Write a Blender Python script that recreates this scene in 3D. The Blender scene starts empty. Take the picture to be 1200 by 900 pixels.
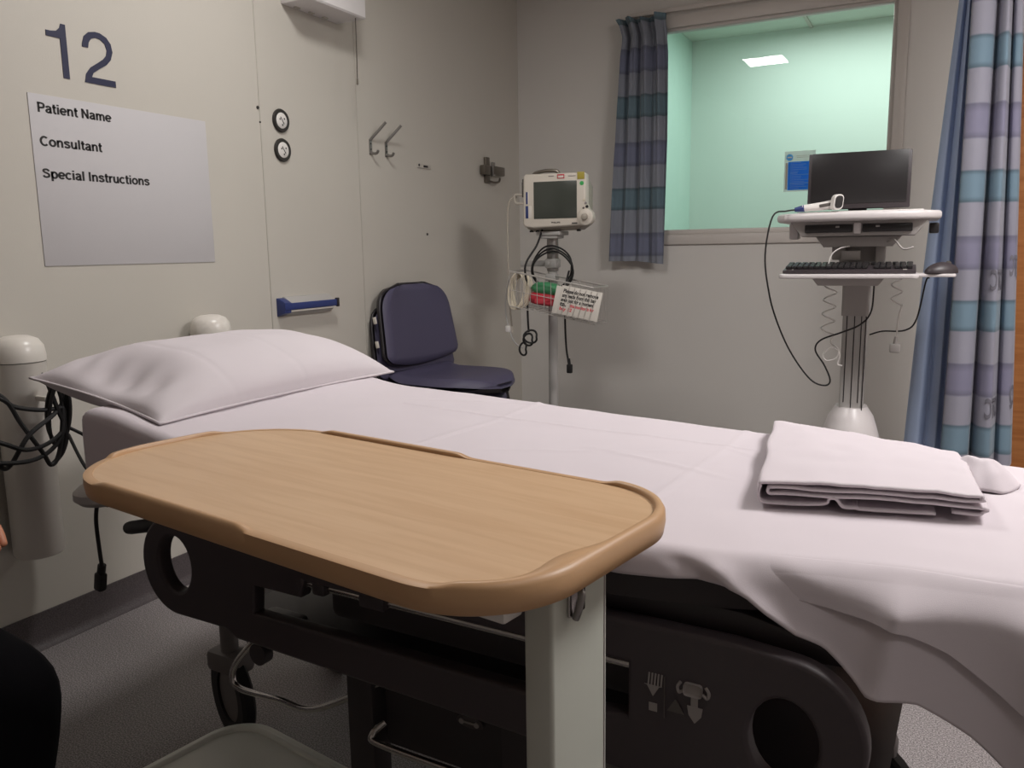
import bpy, bmesh, math, random
from mathutils import Vector, Matrix, noise
random.seed(7)
PI = math.pi
scn = bpy.context.scene
col = scn.collection
scn.view_settings.view_transform = 'Standard'
scn.view_settings.look = 'None'

# ------------------------------------------------------------------ materials
def lin(c):
    return tuple(((v / 255) / 12.92 if v / 255 <= 0.04045 else ((v / 255 + 0.055) / 1.055) ** 2.4) for v in c) + (1,)

def mat(name, c, rough=0.6, metal=0.0, spec=0.5, bump=0.0, bscale=60.0, var=0.0, vscale=4.0, emit=0.0):
    m = bpy.data.materials.new(name); m.use_nodes = True
    nt = m.node_tree; b = nt.nodes['Principled BSDF']
    cc = lin(c)
    b.inputs['Base Color'].default_value = cc
    b.inputs['Roughness'].default_value = rough
    b.inputs['Metallic'].default_value = metal
    b.inputs['Specular IOR Level'].default_value = spec
    tc = nt.nodes.new('ShaderNodeTexCoord')
    if var > 0:
        n = nt.nodes.new('ShaderNodeTexNoise'); n.inputs['Scale'].default_value = vscale; n.inputs['Detail'].default_value = 4
        nt.links.new(tc.outputs['Object'], n.inputs['Vector'])
        r = nt.nodes.new('ShaderNodeValToRGB')
        r.color_ramp.elements[0].position = .3; r.color_ramp.elements[1].position = .7
        r.color_ramp.elements[0].color = tuple(v * (1 - var) for v in cc[:3]) + (1,)
        r.color_ramp.elements[1].color = tuple(min(1, v * (1 + var)) for v in cc[:3]) + (1,)
        nt.links.new(n.outputs['Fac'], r.inputs['Fac']); nt.links.new(r.outputs['Color'], b.inputs['Base Color'])
    if bump > 0:
        n2 = nt.nodes.new('ShaderNodeTexNoise'); n2.inputs['Scale'].default_value = bscale; n2.inputs['Detail'].default_value = 3
        nt.links.new(tc.outputs['Object'], n2.inputs['Vector'])
        bp = nt.nodes.new('ShaderNodeBump'); bp.inputs['Strength'].default_value = bump; bp.inputs['Distance'].default_value = .01
        nt.links.new(n2.outputs['Fac'], bp.inputs['Height']); nt.links.new(bp.outputs['Normal'], b.inputs['Normal'])
    if emit > 0:
        b.inputs['Emission Color'].default_value = cc; b.inputs['Emission Strength'].default_value = emit
    return m

def floor_mat(name, base, dark, light, scale=420):
    m = mat(name, base, .45, spec=.35)
    nt = m.node_tree; b = nt.nodes['Principled BSDF']
    tc = nt.nodes.new('ShaderNodeTexCoord')
    v = nt.nodes.new('ShaderNodeTexNoise'); v.inputs['Scale'].default_value = scale; v.inputs['Detail'].default_value = 2
    r = nt.nodes.new('ShaderNodeValToRGB'); e = r.color_ramp.elements
    e[0].position = .36; e[0].color = lin(dark); e[1].position = .66; e[1].color = lin(light)
    k = e.new(.5); k.color = lin(base)
    nt.links.new(tc.outputs['Object'], v.inputs['Vector']); nt.links.new(v.outputs['Fac'], r.inputs['Fac'])
    n = nt.nodes.new('ShaderNodeTexNoise'); n.inputs['Scale'].default_value = 2.2
    nt.links.new(tc.outputs['Object'], n.inputs['Vector'])
    mx = nt.nodes.new('ShaderNodeMixRGB'); mx.blend_type = 'MULTIPLY'; mx.inputs['Fac'].default_value = .35
    nt.links.new(r.outputs['Color'], mx.inputs['Color1']); nt.links.new(n.outputs['Fac'], mx.inputs['Color2'])
    nt.links.new(mx.outputs['Color'], b.inputs['Base Color'])
    return m

def wood_mat(name, a, c, scale=1.0, rough=.38):
    m = mat(name, a, rough, spec=.4)
    nt = m.node_tree; b = nt.nodes['Principled BSDF']
    tc = nt.nodes.new('ShaderNodeTexCoord'); mp = nt.nodes.new('ShaderNodeMapping')
    mp.inputs['Scale'].default_value = (2.2 * scale, 26 * scale, 26 * scale)
    n = nt.nodes.new('ShaderNodeTexNoise'); n.inputs['Scale'].default_value = 2.2; n.inputs['Detail'].default_value = 7; n.inputs['Distortion'].default_value = .5
    r = nt.nodes.new('ShaderNodeValToRGB'); e = r.color_ramp.elements
    e[0].position = .34; e[0].color = lin(c); e[1].position = .62; e[1].color = lin(a)
    nt.links.new(tc.outputs['Object'], mp.inputs['Vector']); nt.links.new(mp.outputs['Vector'], n.inputs['Vector'])
    nt.links.new(n.outputs['Fac'], r.inputs['Fac']); nt.links.new(r.outputs['Color'], b.inputs['Base Color'])
    return m

def stripe_mat(name, period, z0, grey, teal, purple, rough=.75):
    """horizontal bands along object z: teal, grey, purple, grey, with dyed edges"""
    m = mat(name, grey, rough, spec=.25)
    nt = m.node_tree; b = nt.nodes['Principled BSDF']
    tc = nt.nodes.new('ShaderNodeTexCoord'); sp = nt.nodes.new('ShaderNodeSeparateXYZ')
    nt.links.new(tc.outputs['Object'], sp.inputs['Vector'])
    a = nt.nodes.new('ShaderNodeMath'); a.operation = 'SUBTRACT'; a.inputs[1].default_value = z0
    d = nt.nodes.new('ShaderNodeMath'); d.operation = 'DIVIDE'; d.inputs[1].default_value = period
    f = nt.nodes.new('ShaderNodeMath'); f.operation = 'FRACT'
    nt.links.new(sp.outputs['Z'], a.inputs[0]); nt.links.new(a.outputs[0], d.inputs[0]); nt.links.new(d.outputs[0], f.inputs[0])
    r = nt.nodes.new('ShaderNodeValToRGB'); cr = r.color_ramp; e = cr.elements
    td = tuple(v * .78 for v in teal); pd = tuple(v * .86 for v in purple)
    stops = [(0, grey), (.12, grey), (.13, td), (.17, teal), (.33, teal), (.36, td), (.375, grey), (.60, grey),
             (.615, pd), (.66, purple), (.80, purple), (.86, pd), (.875, grey)]
    e[0].position = 0; e[0].color = lin(grey); e[1].position = 1; e[1].color = lin(grey)
    for p, c in stops[1:]:
        k = e.new(p); k.color = lin(c)
    nt.links.new(f.outputs[0], r.inputs['Fac'])
    n = nt.nodes.new('ShaderNodeTexNoise'); n.inputs['Scale'].default_value = 7
    mp = nt.nodes.new('ShaderNodeMapping'); mp.inputs['Scale'].default_value = (1, 1, .25)
    nt.links.new(tc.outputs['Object'], mp.inputs['Vector']); nt.links.new(mp.outputs['Vector'], n.inputs['Vector'])
    mx = nt.nodes.new('ShaderNodeMixRGB'); mx.blend_type = 'OVERLAY'; mx.inputs['Fac'].default_value = .12
    nt.links.new(r.outputs['Color'], mx.inputs['Color1']); nt.links.new(n.outputs['Fac'], mx.inputs['Color2'])
    nt.links.new(mx.outputs['Color'], b.inputs['Base Color'])
    b.inputs['Sheen Weight'].default_value = .2
    return m

def glass_mat(name, tint, gloss=.08, rough=.0):
    m = bpy.data.materials.new(name); m.use_nodes = True; nt = m.node_tree
    for n in list(nt.nodes):
        if n.type != 'OUTPUT_MATERIAL': nt.nodes.remove(n)
    out = [n for n in nt.nodes if n.type == 'OUTPUT_MATERIAL'][0]
    t = nt.nodes.new('ShaderNodeBsdfTransparent'); t.inputs['Color'].default_value = lin(tint)
    g = nt.nodes.new('ShaderNodeBsdfGlossy'); g.inputs['Roughness'].default_value = rough
    fr = nt.nodes.new('ShaderNodeFresnel'); fr.inputs['IOR'].default_value = 1.45
    mx = nt.nodes.new('ShaderNodeMixShader')
    nt.links.new(fr.outputs[0], mx.inputs[0])
    nt.links.new(t.outputs[0], mx.inputs[1]); nt.links.new(g.outputs[0], mx.inputs[2]); nt.links.new(mx.outputs[0], out.inputs[0])
    return m

M = {}
M['wall'] = mat('wall_paint', (198, 193, 184), .5, spec=.35, bump=.03, bscale=220, var=.02, vscale=1.5)
M['wall2'] = mat('back_wall_paint', (214, 210, 205), .55, spec=.3, bump=.03, bscale=220, var=.02, vscale=1.5)
M['ceil'] = mat('ceiling_paint', (215, 212, 206), .8)
M['floor'] = floor_mat('speckled_vinyl', (150, 143, 143), (106, 100, 101), (194, 186, 186), 300)
M['skirt'] = floor_mat('skirting_vinyl', (92, 84, 86), (80, 73, 75), (104, 96, 98), 300)
M['seam'] = mat('panel_seam', (188, 183, 174), .6)
M['frame'] = mat('window_frame_paint', (205, 198, 192), .4)
M['green'] = mat('pale_green_paint', (206, 221, 213), .7)
M['green2'] = mat('pale_green_paint_side', (190, 219, 208), .7)
M['tile'] = mat('ceiling_tile', (205, 216, 204), .8)
M['glass'] = glass_mat('window_glass', (244, 250, 248))
M['door'] = wood_mat('door_wood', (196, 132, 80), (176, 112, 64), .6)
M['white'] = mat('white_plastic', (226, 222, 218), .35, var=.01)
M['cart'] = mat('cart_plastic', (216, 210, 210), .35, var=.01)
M['cartgrey'] = mat('cart_grey_plastic', (172, 167, 164), .5, var=.02)
M['pillar'] = mat('bumper_plastic', (222, 216, 208), .3)
M['black'] = mat('black_plastic', (58, 51, 54), .45, var=.05, vscale=9)
M['blackm'] = mat('black_moulded', (66, 58, 61), .5, bump=.05, bscale=300)
M['rubber'] = mat('black_rubber', (26, 24, 25), .6, var=.05)
M['dark'] = mat('dark_plastic', (54, 48, 50), .6, var=.05)  # charcoal colour of the trolley's inner parts and mattress
M['chrome'] = mat('chrome', (190, 186, 184), .22, 1.0, bump=.01, bscale=30)
M['alu'] = mat('brushed_aluminium', (150, 147, 144), .4, .9, bump=.02, bscale=120)
M['greym'] = mat('grey_painted_metal', (176, 173, 170), .45, .0, var=.02)
M['tpost'] = mat('pale_grey_green_metal', (192, 194, 184), .4, var=.03, vscale=6)
M['linen'] = mat('white_linen', (208, 199, 204), .85, spec=.2, bump=.06, bscale=900)
M['pillow'] = mat('white_pillow_cotton', (208, 200, 204), .8, spec=.2, bump=.05, bscale=700)
M['wood'] = wood_mat('beech_laminate', (210, 175, 138), (201, 164, 126))
M['edge'] = mat('beech_edging', (192, 152, 112), .42, var=.03, vscale=12)
M['vinyl'] = mat('navy_vinyl', (78, 74, 98), .5, bump=.04, bscale=400)
M['shell'] = mat('black_chair_shell', (38, 34, 38), .4, var=.05)
M['label'] = mat('white_label', (220, 214, 205), .6)
M['navy'] = mat('navy_ink', (44, 46, 72), .5, var=.03)
M['ink'] = mat('black_ink', (38, 35, 36), .6, var=.03)
M['redink'] = mat('red_ink', (214, 70, 84), .6, var=.03)
M['paper'] = mat('white_paper', (198, 195, 197), .5, spec=.3, var=.012, vscale=3)
M['case'] = mat('monitor_beige_plastic', (216, 208, 196), .4, var=.01)
M['case2'] = mat('monitor_grey_beige', (168, 160, 148), .45, var=.02)
M['screen'] = mat('dark_green_screen', (70, 74, 68), .25, var=.02)
M['screenb'] = mat('black_screen', (40, 38, 39), .3, var=.02)
M['blue'] = mat('blue_label', (52, 112, 184), .5, var=.02)
M['bluelight'] = mat('light_blue_print', (168, 196, 226), .5, var=.02)
M['navyplastic'] = mat('navy_plastic', (46, 60, 116), .4, var=.03)
M['yellow'] = mat('yellow_sticker', (176, 160, 66), .5, var=.03)
M['greensticker'] = mat('green_sticker', (66, 180, 96), .5, var=.03)
M['red'] = mat('red_plastic', (196, 52, 66), .4, var=.06, vscale=30)
M['greenp'] = mat('green_plastic', (70, 140, 96), .4, var=.15, vscale=40)
M['cream'] = mat('cream_cable', (214, 204, 184), .5, var=.03)
M['clear'] = mat('clear_wire', (196, 192, 188), .3, .6, var=.02)
M['tubing'] = mat('translucent_tubing', (176, 168, 156), .2, var=.02)
M['discblack'] = mat('black_ring', (46, 42, 40), .5, var=.04)
M['steel'] = mat('dull_steel', (120, 113, 104), .4, .8, var=.03)
M['lamp'] = mat('lamp_housing', (224, 220, 220), .5, var=.01)
M['cord'] = mat('brown_cord', (84, 76, 68), .7, var=.04)
M['castor'] = mat('castor_grey', (112, 106, 104), .5, var=.04)
M['tbase'] = mat('table_base_moulding', (232, 234, 226), .45, var=.03, vscale=6)
M['icon'] = mat('grey_icon_print', (150, 143, 140), .6, var=.03)
M['icon2'] = mat('dim_icon_print', (88, 83, 79), .6, var=.03)
M['panel'] = mat('charcoal_label', (70, 64, 64), .4, var=.03)
M['trouser'] = mat('black_trouser_cloth', (17, 16, 20), .9, spec=.1, bump=.08, bscale=500)
M['jumper'] = mat('charcoal_jumper', (44, 44, 52), .9, bump=.1, bscale=300)
M['skin'] = mat('skin', (196, 130, 100), .5, var=.04, vscale=20)
M['hair'] = mat('brown_hair', (52, 36, 28), .6, bump=.2, bscale=200)
M['eye'] = mat('eye_white', (225, 222, 218), .3, var=.01)
M['iris'] = mat('eye_iris', (60, 44, 34), .3, var=.05)
M['lip'] = mat('lip', (168, 92, 84), .5, var=.04)
M['gap'] = mat('seam_line', (150, 142, 140), .6, var=.02)  # darker grey line down the table post seam
M['print'] = mat('faint_grey_print', (118, 116, 126), .8, var=.03)
M['bay'] = stripe_mat('bay_curtain_cloth', .47, .925, (152, 151, 164), (118, 142, 158), (134, 132, 154))
M['lining'] = mat('bay_curtain_back', (168, 184, 214), .8, bump=.04, bscale=200, var=.04, vscale=3)
M['wcurt'] = stripe_mat('window_curtain_cloth', .48, .215, (128, 132, 142), (96, 116, 126), (110, 114, 134))

# ------------------------------------------------------------------ mesh helpers
class MB:
    def __init__(s): s.bm = bmesh.new()
    def _xf(s, verts, m):
        if m is not None:
            for v in verts: v.co = m @ v.co
    def box(s, c, size, bevel=0.0, rot=None, seg=2):
        r = bmesh.ops.create_cube(s.bm, size=1.0)
        vs = r['verts']
        for v in vs: v.co = Vector((v.co.x * size[0], v.co.y * size[1], v.co.z * size[2]))
        if bevel > 0:
            es = list({e for v in vs for e in v.link_edges})
            rr = bmesh.ops.bevel(s.bm, geom=es, offset=bevel, segments=seg, affect='EDGES', profile=.5)
            vs = list({v for f in rr['faces'] for v in f.verts} | {v for v in vs if v.is_valid})
        m = Matrix.Translation(c)
        if rot is not None: m = m @ rot.to_4x4()
        for v in vs: v.co = m @ v.co
        return s
    def cyl(s, p0, p1, r0, r1=None, seg=20, cap=True):
        p0 = Vector(p0); p1 = Vector(p1); r1 = r0 if r1 is None else r1
        d = p1 - p0; L = d.length
        q = d.to_track_quat('Z', 'Y').to_matrix().to_4x4()
        bmesh.ops.create_cone(s.bm, cap_ends=cap, segments=seg, radius1=r0, radius2=r1, depth=L,
                              matrix=Matrix.Translation((p0 + p1) / 2) @ q)
        return s
    def lathe(s, prof, origin=(0, 0, 0), axis=(0, 0, 1), seg=28):
        q = Vector(axis).to_track_quat('Z', 'Y').to_matrix()
        o = Vector(origin); rings = []
        for r, z in prof:
            if r < 1e-6: rings.append([s.bm.verts.new(o + q @ Vector((0, 0, z)))])
            else: rings.append([s.bm.verts.new(o + q @ Vector((r * math.cos(2 * PI * k / seg), r * math.sin(2 * PI * k / seg), z))) for k in range(seg)])
        for a, b in zip(rings, rings[1:]):
            for k in range(seg):
                k2 = (k + 1) % seg
                if len(a) == 1 and len(b) == 1: break
                if len(a) == 1: s.bm.faces.new((a[0], b[k], b[k2]))
                elif len(b) == 1: s.bm.faces.new((a[k], a[k2], b[0]))
                else: s.bm.faces.new((a[k], a[k2], b[k2], b[k]))
        return s
    def tube(s, pts, r, seg=8, closed=False, sub=6, smooth=True):
        pts = [Vector(p) for p in pts]
        if smooth and len(pts) > 2:
            out = []; n = len(pts); rng = n if closed else n - 1
            for i in range(rng):
                p0 = pts[(i - 1) % n] if (closed or i > 0) else pts[0]
                p1 = pts[i]; p2 = pts[(i + 1) % n]
                p3 = pts[(i + 2) % n] if (closed or i + 2 < n) else pts[-1]
                for k in range(sub):
                    t = k / sub
                    out.append(.5 * ((2 * p1) + (p2 - p0) * t + (2 * p0 - 5 * p1 + 4 * p2 - p3) * t * t + (3 * p1 - p0 - 3 * p2 + p3) * t ** 3))
            if not closed: out.append(pts[-1])
            pts = out
        n = len(pts); rings = []; nrm = None
        for i, p in enumerate(pts):
            a = pts[(i - 1) % n] if (closed or i > 0) else p
            b = pts[(i + 1) % n] if (closed or i < n - 1) else p
            t = (b - a).normalized()
            if nrm is None:
                nrm = t.orthogonal().normalized()
            nrm = (nrm - t * nrm.dot(t))
            if nrm.length < 1e-6: nrm = t.orthogonal()
            nrm.normalize(); bi = t.cross(nrm)
            rr = r(i / max(1, n - 1)) if callable(r) else r
            rings.append([s.bm.verts.new(p + rr * (math.cos(2 * PI * k / seg) * nrm + math.sin(2 * PI * k / seg) * bi)) for k in range(seg)])
        lim = n if closed else n - 1
        for i in range(lim):
            a = rings[i]; b = rings[(i + 1) % n]
            for k in range(seg):
                k2 = (k + 1) % seg
                s.bm.faces.new((a[k], a[k2], b[k2], b[k]))
        if not closed:
            s.bm.faces.new(list(reversed(rings[0]))); s.bm.faces.new(rings[-1])
        return s
    def prism(s, poly, p0, ex, ey, ez, depth, bevel=0.0, seg=2):
        """poly (u,v) in plane p0 + u*ex + v*ey extruded along ez by depth"""
        p0, ex, ey, ez = Vector(p0), Vector(ex), Vector(ey), Vector(ez)
        a = [s.bm.verts.new(p0 + ex * u + ey * v) for u, v in poly]
        f = s.bm.faces.new(a)
        r = bmesh.ops.extrude_face_region(s.bm, geom=[f])
        nv = [g for g in r['geom'] if isinstance(g, bmesh.types.BMVert)]
        for v in nv: v.co += ez * depth
        if bevel > 0:
            top = [g for g in r['geom'] if isinstance(g, bmesh.types.BMFace)]
            es = list({e for ff in top for e in ff.edges} | set(f.edges) if f.is_valid else {e for ff in top for e in ff.edges})
            bmesh.ops.bevel(s.bm, geom=es, offset=bevel, segments=seg, affect='EDGES', profile=.5)
        return s
    def grid(s, fn, nu, nv, closeu=False):
        vs = [[s.bm.verts.new(fn(i / nu, j / nv)) for j in range(nv + 1)] for i in range(nu + (0 if closeu else 1))]
        n = len(vs)
        for i in range(nu):
            for j in range(nv):
                i2 = (i + 1) % n
                s.bm.faces.new((vs[i][j], vs[i2][j], vs[i2][j + 1], vs[i][j + 1]))
        return s
    def ell(s, c, rad, rot=None, u=20, v=12):
        r = bmesh.ops.create_uvsphere(s.bm, u_segments=u, v_segments=v, radius=1.0)
        m = Matrix.Translation(c)
        if rot is not None: m = m @ rot.to_4x4()
        m = m @ Matrix.Diagonal((rad[0], rad[1], rad[2], 1))
        for w in r['verts']: w.co = m @ w.co
        return s
    def build(s, name, material, parent=None, smooth=40, loc=None, rotz=None, norm=True):
        if norm: bmesh.ops.recalc_face_normals(s.bm, faces=s.bm.faces[:])
        me = bpy.data.meshes.new(name); s.bm.to_mesh(me); s.bm.free()
        return link(name, me, material, parent, smooth, loc, rotz)

def link(name, me, material, parent=None, smooth=40, loc=None, rotz=None):
    o = bpy.data.objects.new(name, me); col.objects.link(o)
    if material is not None: me.materials.append(material)
    if parent is not None: o.parent = parent
    if loc is not None: o.location = loc
    if rotz is not None: o.rotation_euler = (0, 0, rotz)
    if smooth:
        me.polygons.foreach_set('use_smooth', [True] * len(me.polygons))
        if smooth < 180:
            try: me.set_sharp_from_angle(angle=math.radians(smooth))
            except Exception: pass
    return o

def curve_mesh(splines, depth=0.0, bevel=0.0):
    """filled 2D outlines (holes cut) -> mesh in the xy plane, thickness along z (centred)"""
    cu = bpy.data.curves.new('outline', 'CURVE'); cu.dimensions = '2D'; cu.fill_mode = 'BOTH'
    cu.extrude = depth / 2; cu.bevel_depth = bevel; cu.bevel_resolution = 2
    for pts in splines:
        sp = cu.splines.new('POLY'); sp.points.add(len(pts) - 1); sp.use_cyclic_u = True
        for p, q in zip(sp.points, pts): p.co = (q[0], q[1], 0, 1)
    t = bpy.data.objects.new('outline', cu); col.objects.link(t)
    dg = bpy.context.evaluated_depsgraph_get(); dg.update()
    me = bpy.data.meshes.new_from_object(t.evaluated_get(dg))
    bpy.data.objects.remove(t); bpy.data.curves.remove(cu)
    return me

def text_mesh(body, size, bold=0.0, depth=0.0006, shear=0.0, space=1.0, res=4):
    cu = bpy.data.curves.new('letters', 'FONT'); cu.body = body; cu.size = size; cu.offset = bold
    cu.extrude = depth; cu.shear = shear; cu.space_character = space; cu.resolution_u = res
    t = bpy.data.objects.new('letters', cu); col.objects.link(t)
    dg = bpy.context.evaluated_depsgraph_get(); dg.update()
    me = bpy.data.meshes.new_from_object(t.evaluated_get(dg))
    bpy.data.objects.remove(t); bpy.data.curves.remove(cu)
    return me

def text_fit(body, width, height=None, **k):
    """letters starting at x=0, baseline y=0, scaled to a width (and cap height)"""
    me = text_mesh(body, .1, **k)
    xs = [v.co.x for v in me.vertices]; ys = [v.co.y for v in me.vertices]
    sx = width / (max(xs) - min(xs)); sy = sx if height is None else height / max(ys)
    x0 = min(xs)
    for v in me.vertices: v.co = Vector(((v.co.x - x0) * sx, v.co.y * sy, v.co.z))
    return me

def tag(o, label=None, cat=None, group=None, kind=None):
    if label: o['label'] = label
    if cat: o['category'] = cat
    if group: o['group'] = group
    if kind: o['kind'] = kind
    return o

def thing(name, label, cat, loc=(0, 0, 0), rotz=0.0, group=None):
    o = bpy.data.objects.new(name, None); col.objects.link(o); o.empty_display_size = .1
    o.location = loc; o.rotation_euler = (0, 0, rotz)
    return tag(o, label, cat, group)

def struct(name, mb, material, parent=None, smooth=30):
    o = mb.build(name, material, parent, smooth)
    if parent is None: o['kind'] = 'structure'
    return o

def sp_pts(pts, sub=6):
    out = []; n = len(pts)
    for i in range(n - 1):
        p0 = Vector(pts[max(0, i - 1)]); p1 = Vector(pts[i]); p2 = Vector(pts[i + 1]); p3 = Vector(pts[min(n - 1, i + 2)])
        for k in range(sub):
            t = k / sub
            out.append(.5 * ((2 * p1) + (p2 - p0) * t + (2 * p0 - 5 * p1 + 4 * p2 - p3) * t * t + (3 * p1 - p0 - 3 * p2 + p3) * t ** 3))
    out.append(Vector(pts[-1])); return [tuple(p) for p in out]
def arc(cx, cy, rx, ry, a0, a1, n=22):
    return [(cx + rx * math.cos(math.radians(a0 + (a1 - a0) * k / n)), cy + ry * math.sin(math.radians(a0 + (a1 - a0) * k / n))) for k in range(n + 1)]
S_ = [(.46, .53), (.40, .63), (.28, .665), (.14, .62), (.115, .52), (.2, .435), (.36, .36), (.455, .27), (.44, .14), (.30, .075), (.16, .10), (.09, .20)]
GLYPH = {
    'o': (.61, [arc(.305, .37, .22, .30, 0, 360)]), 'c': (.56, [arc(.30, .37, .22, .30, 42, 318)]),
    'e': (.59, [[(.08, .36), (.52, .36)], arc(.30, .37, .22, .30, 0, 318)]),
    'n': (.61, [[(.13, 0), (.13, .74)], sp_pts([(.13, .42), (.19, .60), (.32, .665), (.44, .61), (.48, .46)]) + [(.48, 0)]]),
    'm': (.89, [[(.13, 0), (.13, .74)], sp_pts([(.13, .42), (.18, .60), (.29, .665), (.40, .61), (.44, .46)]) + [(.44, 0)], sp_pts([(.44, .42), (.50, .60), (.61, .665), (.72, .61), (.76, .46)]) + [(.76, 0)]]),
    'u': (.61, [[(.48, .74), (.48, 0)], sp_pts([(.48, .32), (.42, .14), (.29, .075), (.17, .13), (.13, .28)]) + [(.13, .74)]]),
    'r': (.40, [[(.13, 0), (.13, .74)], sp_pts([(.13, .42), (.18, .57), (.27, .65), (.39, .66)])]),
    'i': (.28, [[(.14, 0), (.14, .74)], [(.14, .86), (.14, 1.0)]]), 'l': (.28, [[(.14, 0), (.14, 1)]]), 'I': (.29, [[(.145, 0), (.145, 1)]]),
    't': (.36, [[(.17, .95)] + sp_pts([(.17, .22), (.19, .10), (.27, .075), (.35, .08)]), [(.03, .67), (.35, .67)]]),
    'a': (.57, [sp_pts([(.10, .53), (.16, .63), (.28, .665), (.41, .61), (.44, .48), (.44, .2), (.46, .08), (.50, 0)]), sp_pts([(.44, .42), (.26, .385), (.12, .28), (.11, .15), (.23, .075), (.37, .13), (.44, .26)])]),
    's': (.56, [sp_pts(S_)]), 'S': (.67, [sp_pts([(x * 1.22 - .01, .01 + y * 1.345) for x, y in S_])]),
    'p': (.61, [[(.13, -.27), (.13, .74)], arc(.32, .37, .20, .30, 0, 360)]),
    'P': (.66, [[(.13, 0), (.13, 1)], [(.05, .92)] + sp_pts([(.36, .92), (.52, .87), (.57, .70), (.52, .52), (.36, .46)]) + [(.13, .46)]]),
    'N': (.72, [[(.13, 0), (.13, 1)], [(.13, .95), (.59, .05)], [(.59, 0), (.59, 1)]]), 'C': (.72, [arc(.38, .5, .285, .43, 44, 316)]), ' ': (.28, []),
}
def stroke_text(body, width, cap, w=.19):
    bm = bmesh.new(); adv = 0
    for chx in body:
        a, strokes = GLYPH[chx]
        for st in strokes:
            pts = [Vector((p[0] + adv, p[1])) for p in st]; L = []
            closed = (pts[0] - pts[-1]).length < 1e-4
            for i, p in enumerate(pts):
                q0 = pts[i - 1] if i > 0 else (pts[-2] if closed else p); q1 = pts[i + 1] if i < len(pts) - 1 else (pts[1] if closed else p)
                t_ = (q1 - q0).normalized(); n_ = Vector((-t_.y, t_.x)) * w / 2
                L.append((bm.verts.new((p.x + n_.x, p.y + n_.y, 0)), bm.verts.new((p.x - n_.x, p.y - n_.y, 0))))
            for A, B in zip(L, L[1:]): bm.faces.new((A[0], A[1], B[1], B[0]))
        adv += a
    x0 = min(v.co.x for v in bm.verts); x1 = max(v.co.x for v in bm.verts)
    for v in bm.verts: v.co = Vector(((v.co.x - x0) * width / (x1 - x0), v.co.y * cap, 0))
    bmesh.ops.recalc_face_normals(bm, faces=bm.faces[:])
    for f in bm.faces:
        if f.normal.z < 0: f.normal_flip()
    me = bpy.data.meshes.new('letters'); bm.to_mesh(me); bm.free(); return me
def to_wall_left(me, y, z, x=.0):      # letters lying in xy -> on the wall x=0, reading along +y, up +z
    me.transform(Matrix(((0, 0, 1, x), (1, 0, 0, y), (0, 1, 0, z), (0, 0, 0, 1))))
    return me
def to_front(me, x, z, y):             # letters lying in xy -> upright facing -y
    me.transform(Matrix(((1, 0, 0, x), (0, 0, -1, y), (0, 1, 0, z), (0, 0, 0, 1))))
    return me

def circ(cx, cy, rx, ry=None, n=28, a0=0, a1=2 * PI, inc=False):
    ry = rx if ry is None else ry
    m = n if not inc else n - 1
    return [(cx + rx * math.cos(a0 + (a1 - a0) * k / m), cy + ry * math.sin(a0 + (a1 - a0) * k / m)) for k in range(n)]
def rrect(cx, cy, w, h, r, n=8):
    p = []
    for sx, sy, a in ((1, 1, 0), (-1, 1, PI / 2), (-1, -1, PI), (1, -1, 1.5 * PI)):
        for k in range(n + 1):
            t = a + PI / 2 * k / n
            p.append((cx + sx * (w / 2 - r) + r * math.cos(t), cy + sy * (h / 2 - r) + r * math.sin(t)))
    return p
def sstep(a, b, x):
    t = max(0, min(1, (x - a) / (b - a))); return t * t * (3 - 2 * t)
def lerp_table(tab, x):
    if x <= tab[0][0]: return tab[0][1]
    for (x0, y0), (x1, y1) in zip(tab, tab[1:]):
        if x <= x1: return y0 + (y1 - y0) * (x - x0) / (x1 - x0)
    return tab[-1][1]
def rotm(ax, a): return Matrix.Rotation(a, 3, ax)

# ------------------------------------------------------------------ camera
cam = bpy.data.cameras.new('camera'); co = bpy.data.objects.new('camera', cam); col.objects.link(co)
R = Matrix(((0.8900559039190189, -0.059338306942599534, 0.4519728456755826),
            (0.45559365096930116, 0.14912978146797654, -0.8776073914204325),
            (-0.015326874937859397, 0.9870355989570486, 0.15976799834804156)))
co.matrix_world = Matrix.Translation((2.22785, 0, 1.10)) @ R.to_4x4()
cam.sensor_fit = 'HORIZONTAL'; cam.sensor_width = 36; cam.lens = 970 / 1200 * 36; cam.clip_start = .02
scn.camera = co

# ------------------------------------------------------------------ the room
YB = 4.459; ZC = 2.62; XR = 3.7; YF = -1.6
struct('floor', MB().box(((XR) / 2, (YB + YF) / 2, -.05), (XR + .4, YB - YF + .4, .1)), M['floor'])
struct('ceiling', MB().box((XR / 2, (YB + YF) / 2, ZC + .05), (XR + .2, YB - YF + .2, .1)), M['ceil'])
struct('wall_left', MB().box((-.05, (YB + YF) / 2, ZC / 2), (.1, YB - YF + .2, ZC)), M['wall'])
M['rear'] = mat('rear_wall_paint', (182, 176, 170), .7)
struct('wall_right', MB().box((XR + .05, (YB + YF) / 2, ZC / 2), (.1, YB - YF + .2, ZC)), M['rear'])
struct('wall_front', MB().box((XR / 2, YF - .05, ZC / 2), (XR, .1, ZC)), M['rear'])
# back wall with a window opening and a door opening
WX0, WX1, WZ0, WZ1 = .74, 2.0, 1.16, 2.26
DX0, DX1, DZ = 2.44, 3.36, 2.03
m = MB()
def bw(x0, x1, z0, z1): m.box(((x0 + x1) / 2, YB + .05, (z0 + z1) / 2), (x1 - x0, .1, z1 - z0))
bw(0, WX0, 0, ZC); bw(WX0, WX1, 0, WZ0); bw(WX0, WX1, WZ1, ZC); bw(WX1, DX0, 0, ZC); bw(DX0, DX1, DZ, ZC); bw(DX1, XR, 0, ZC)
struct('wall_back', m, M['wall2'])
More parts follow.
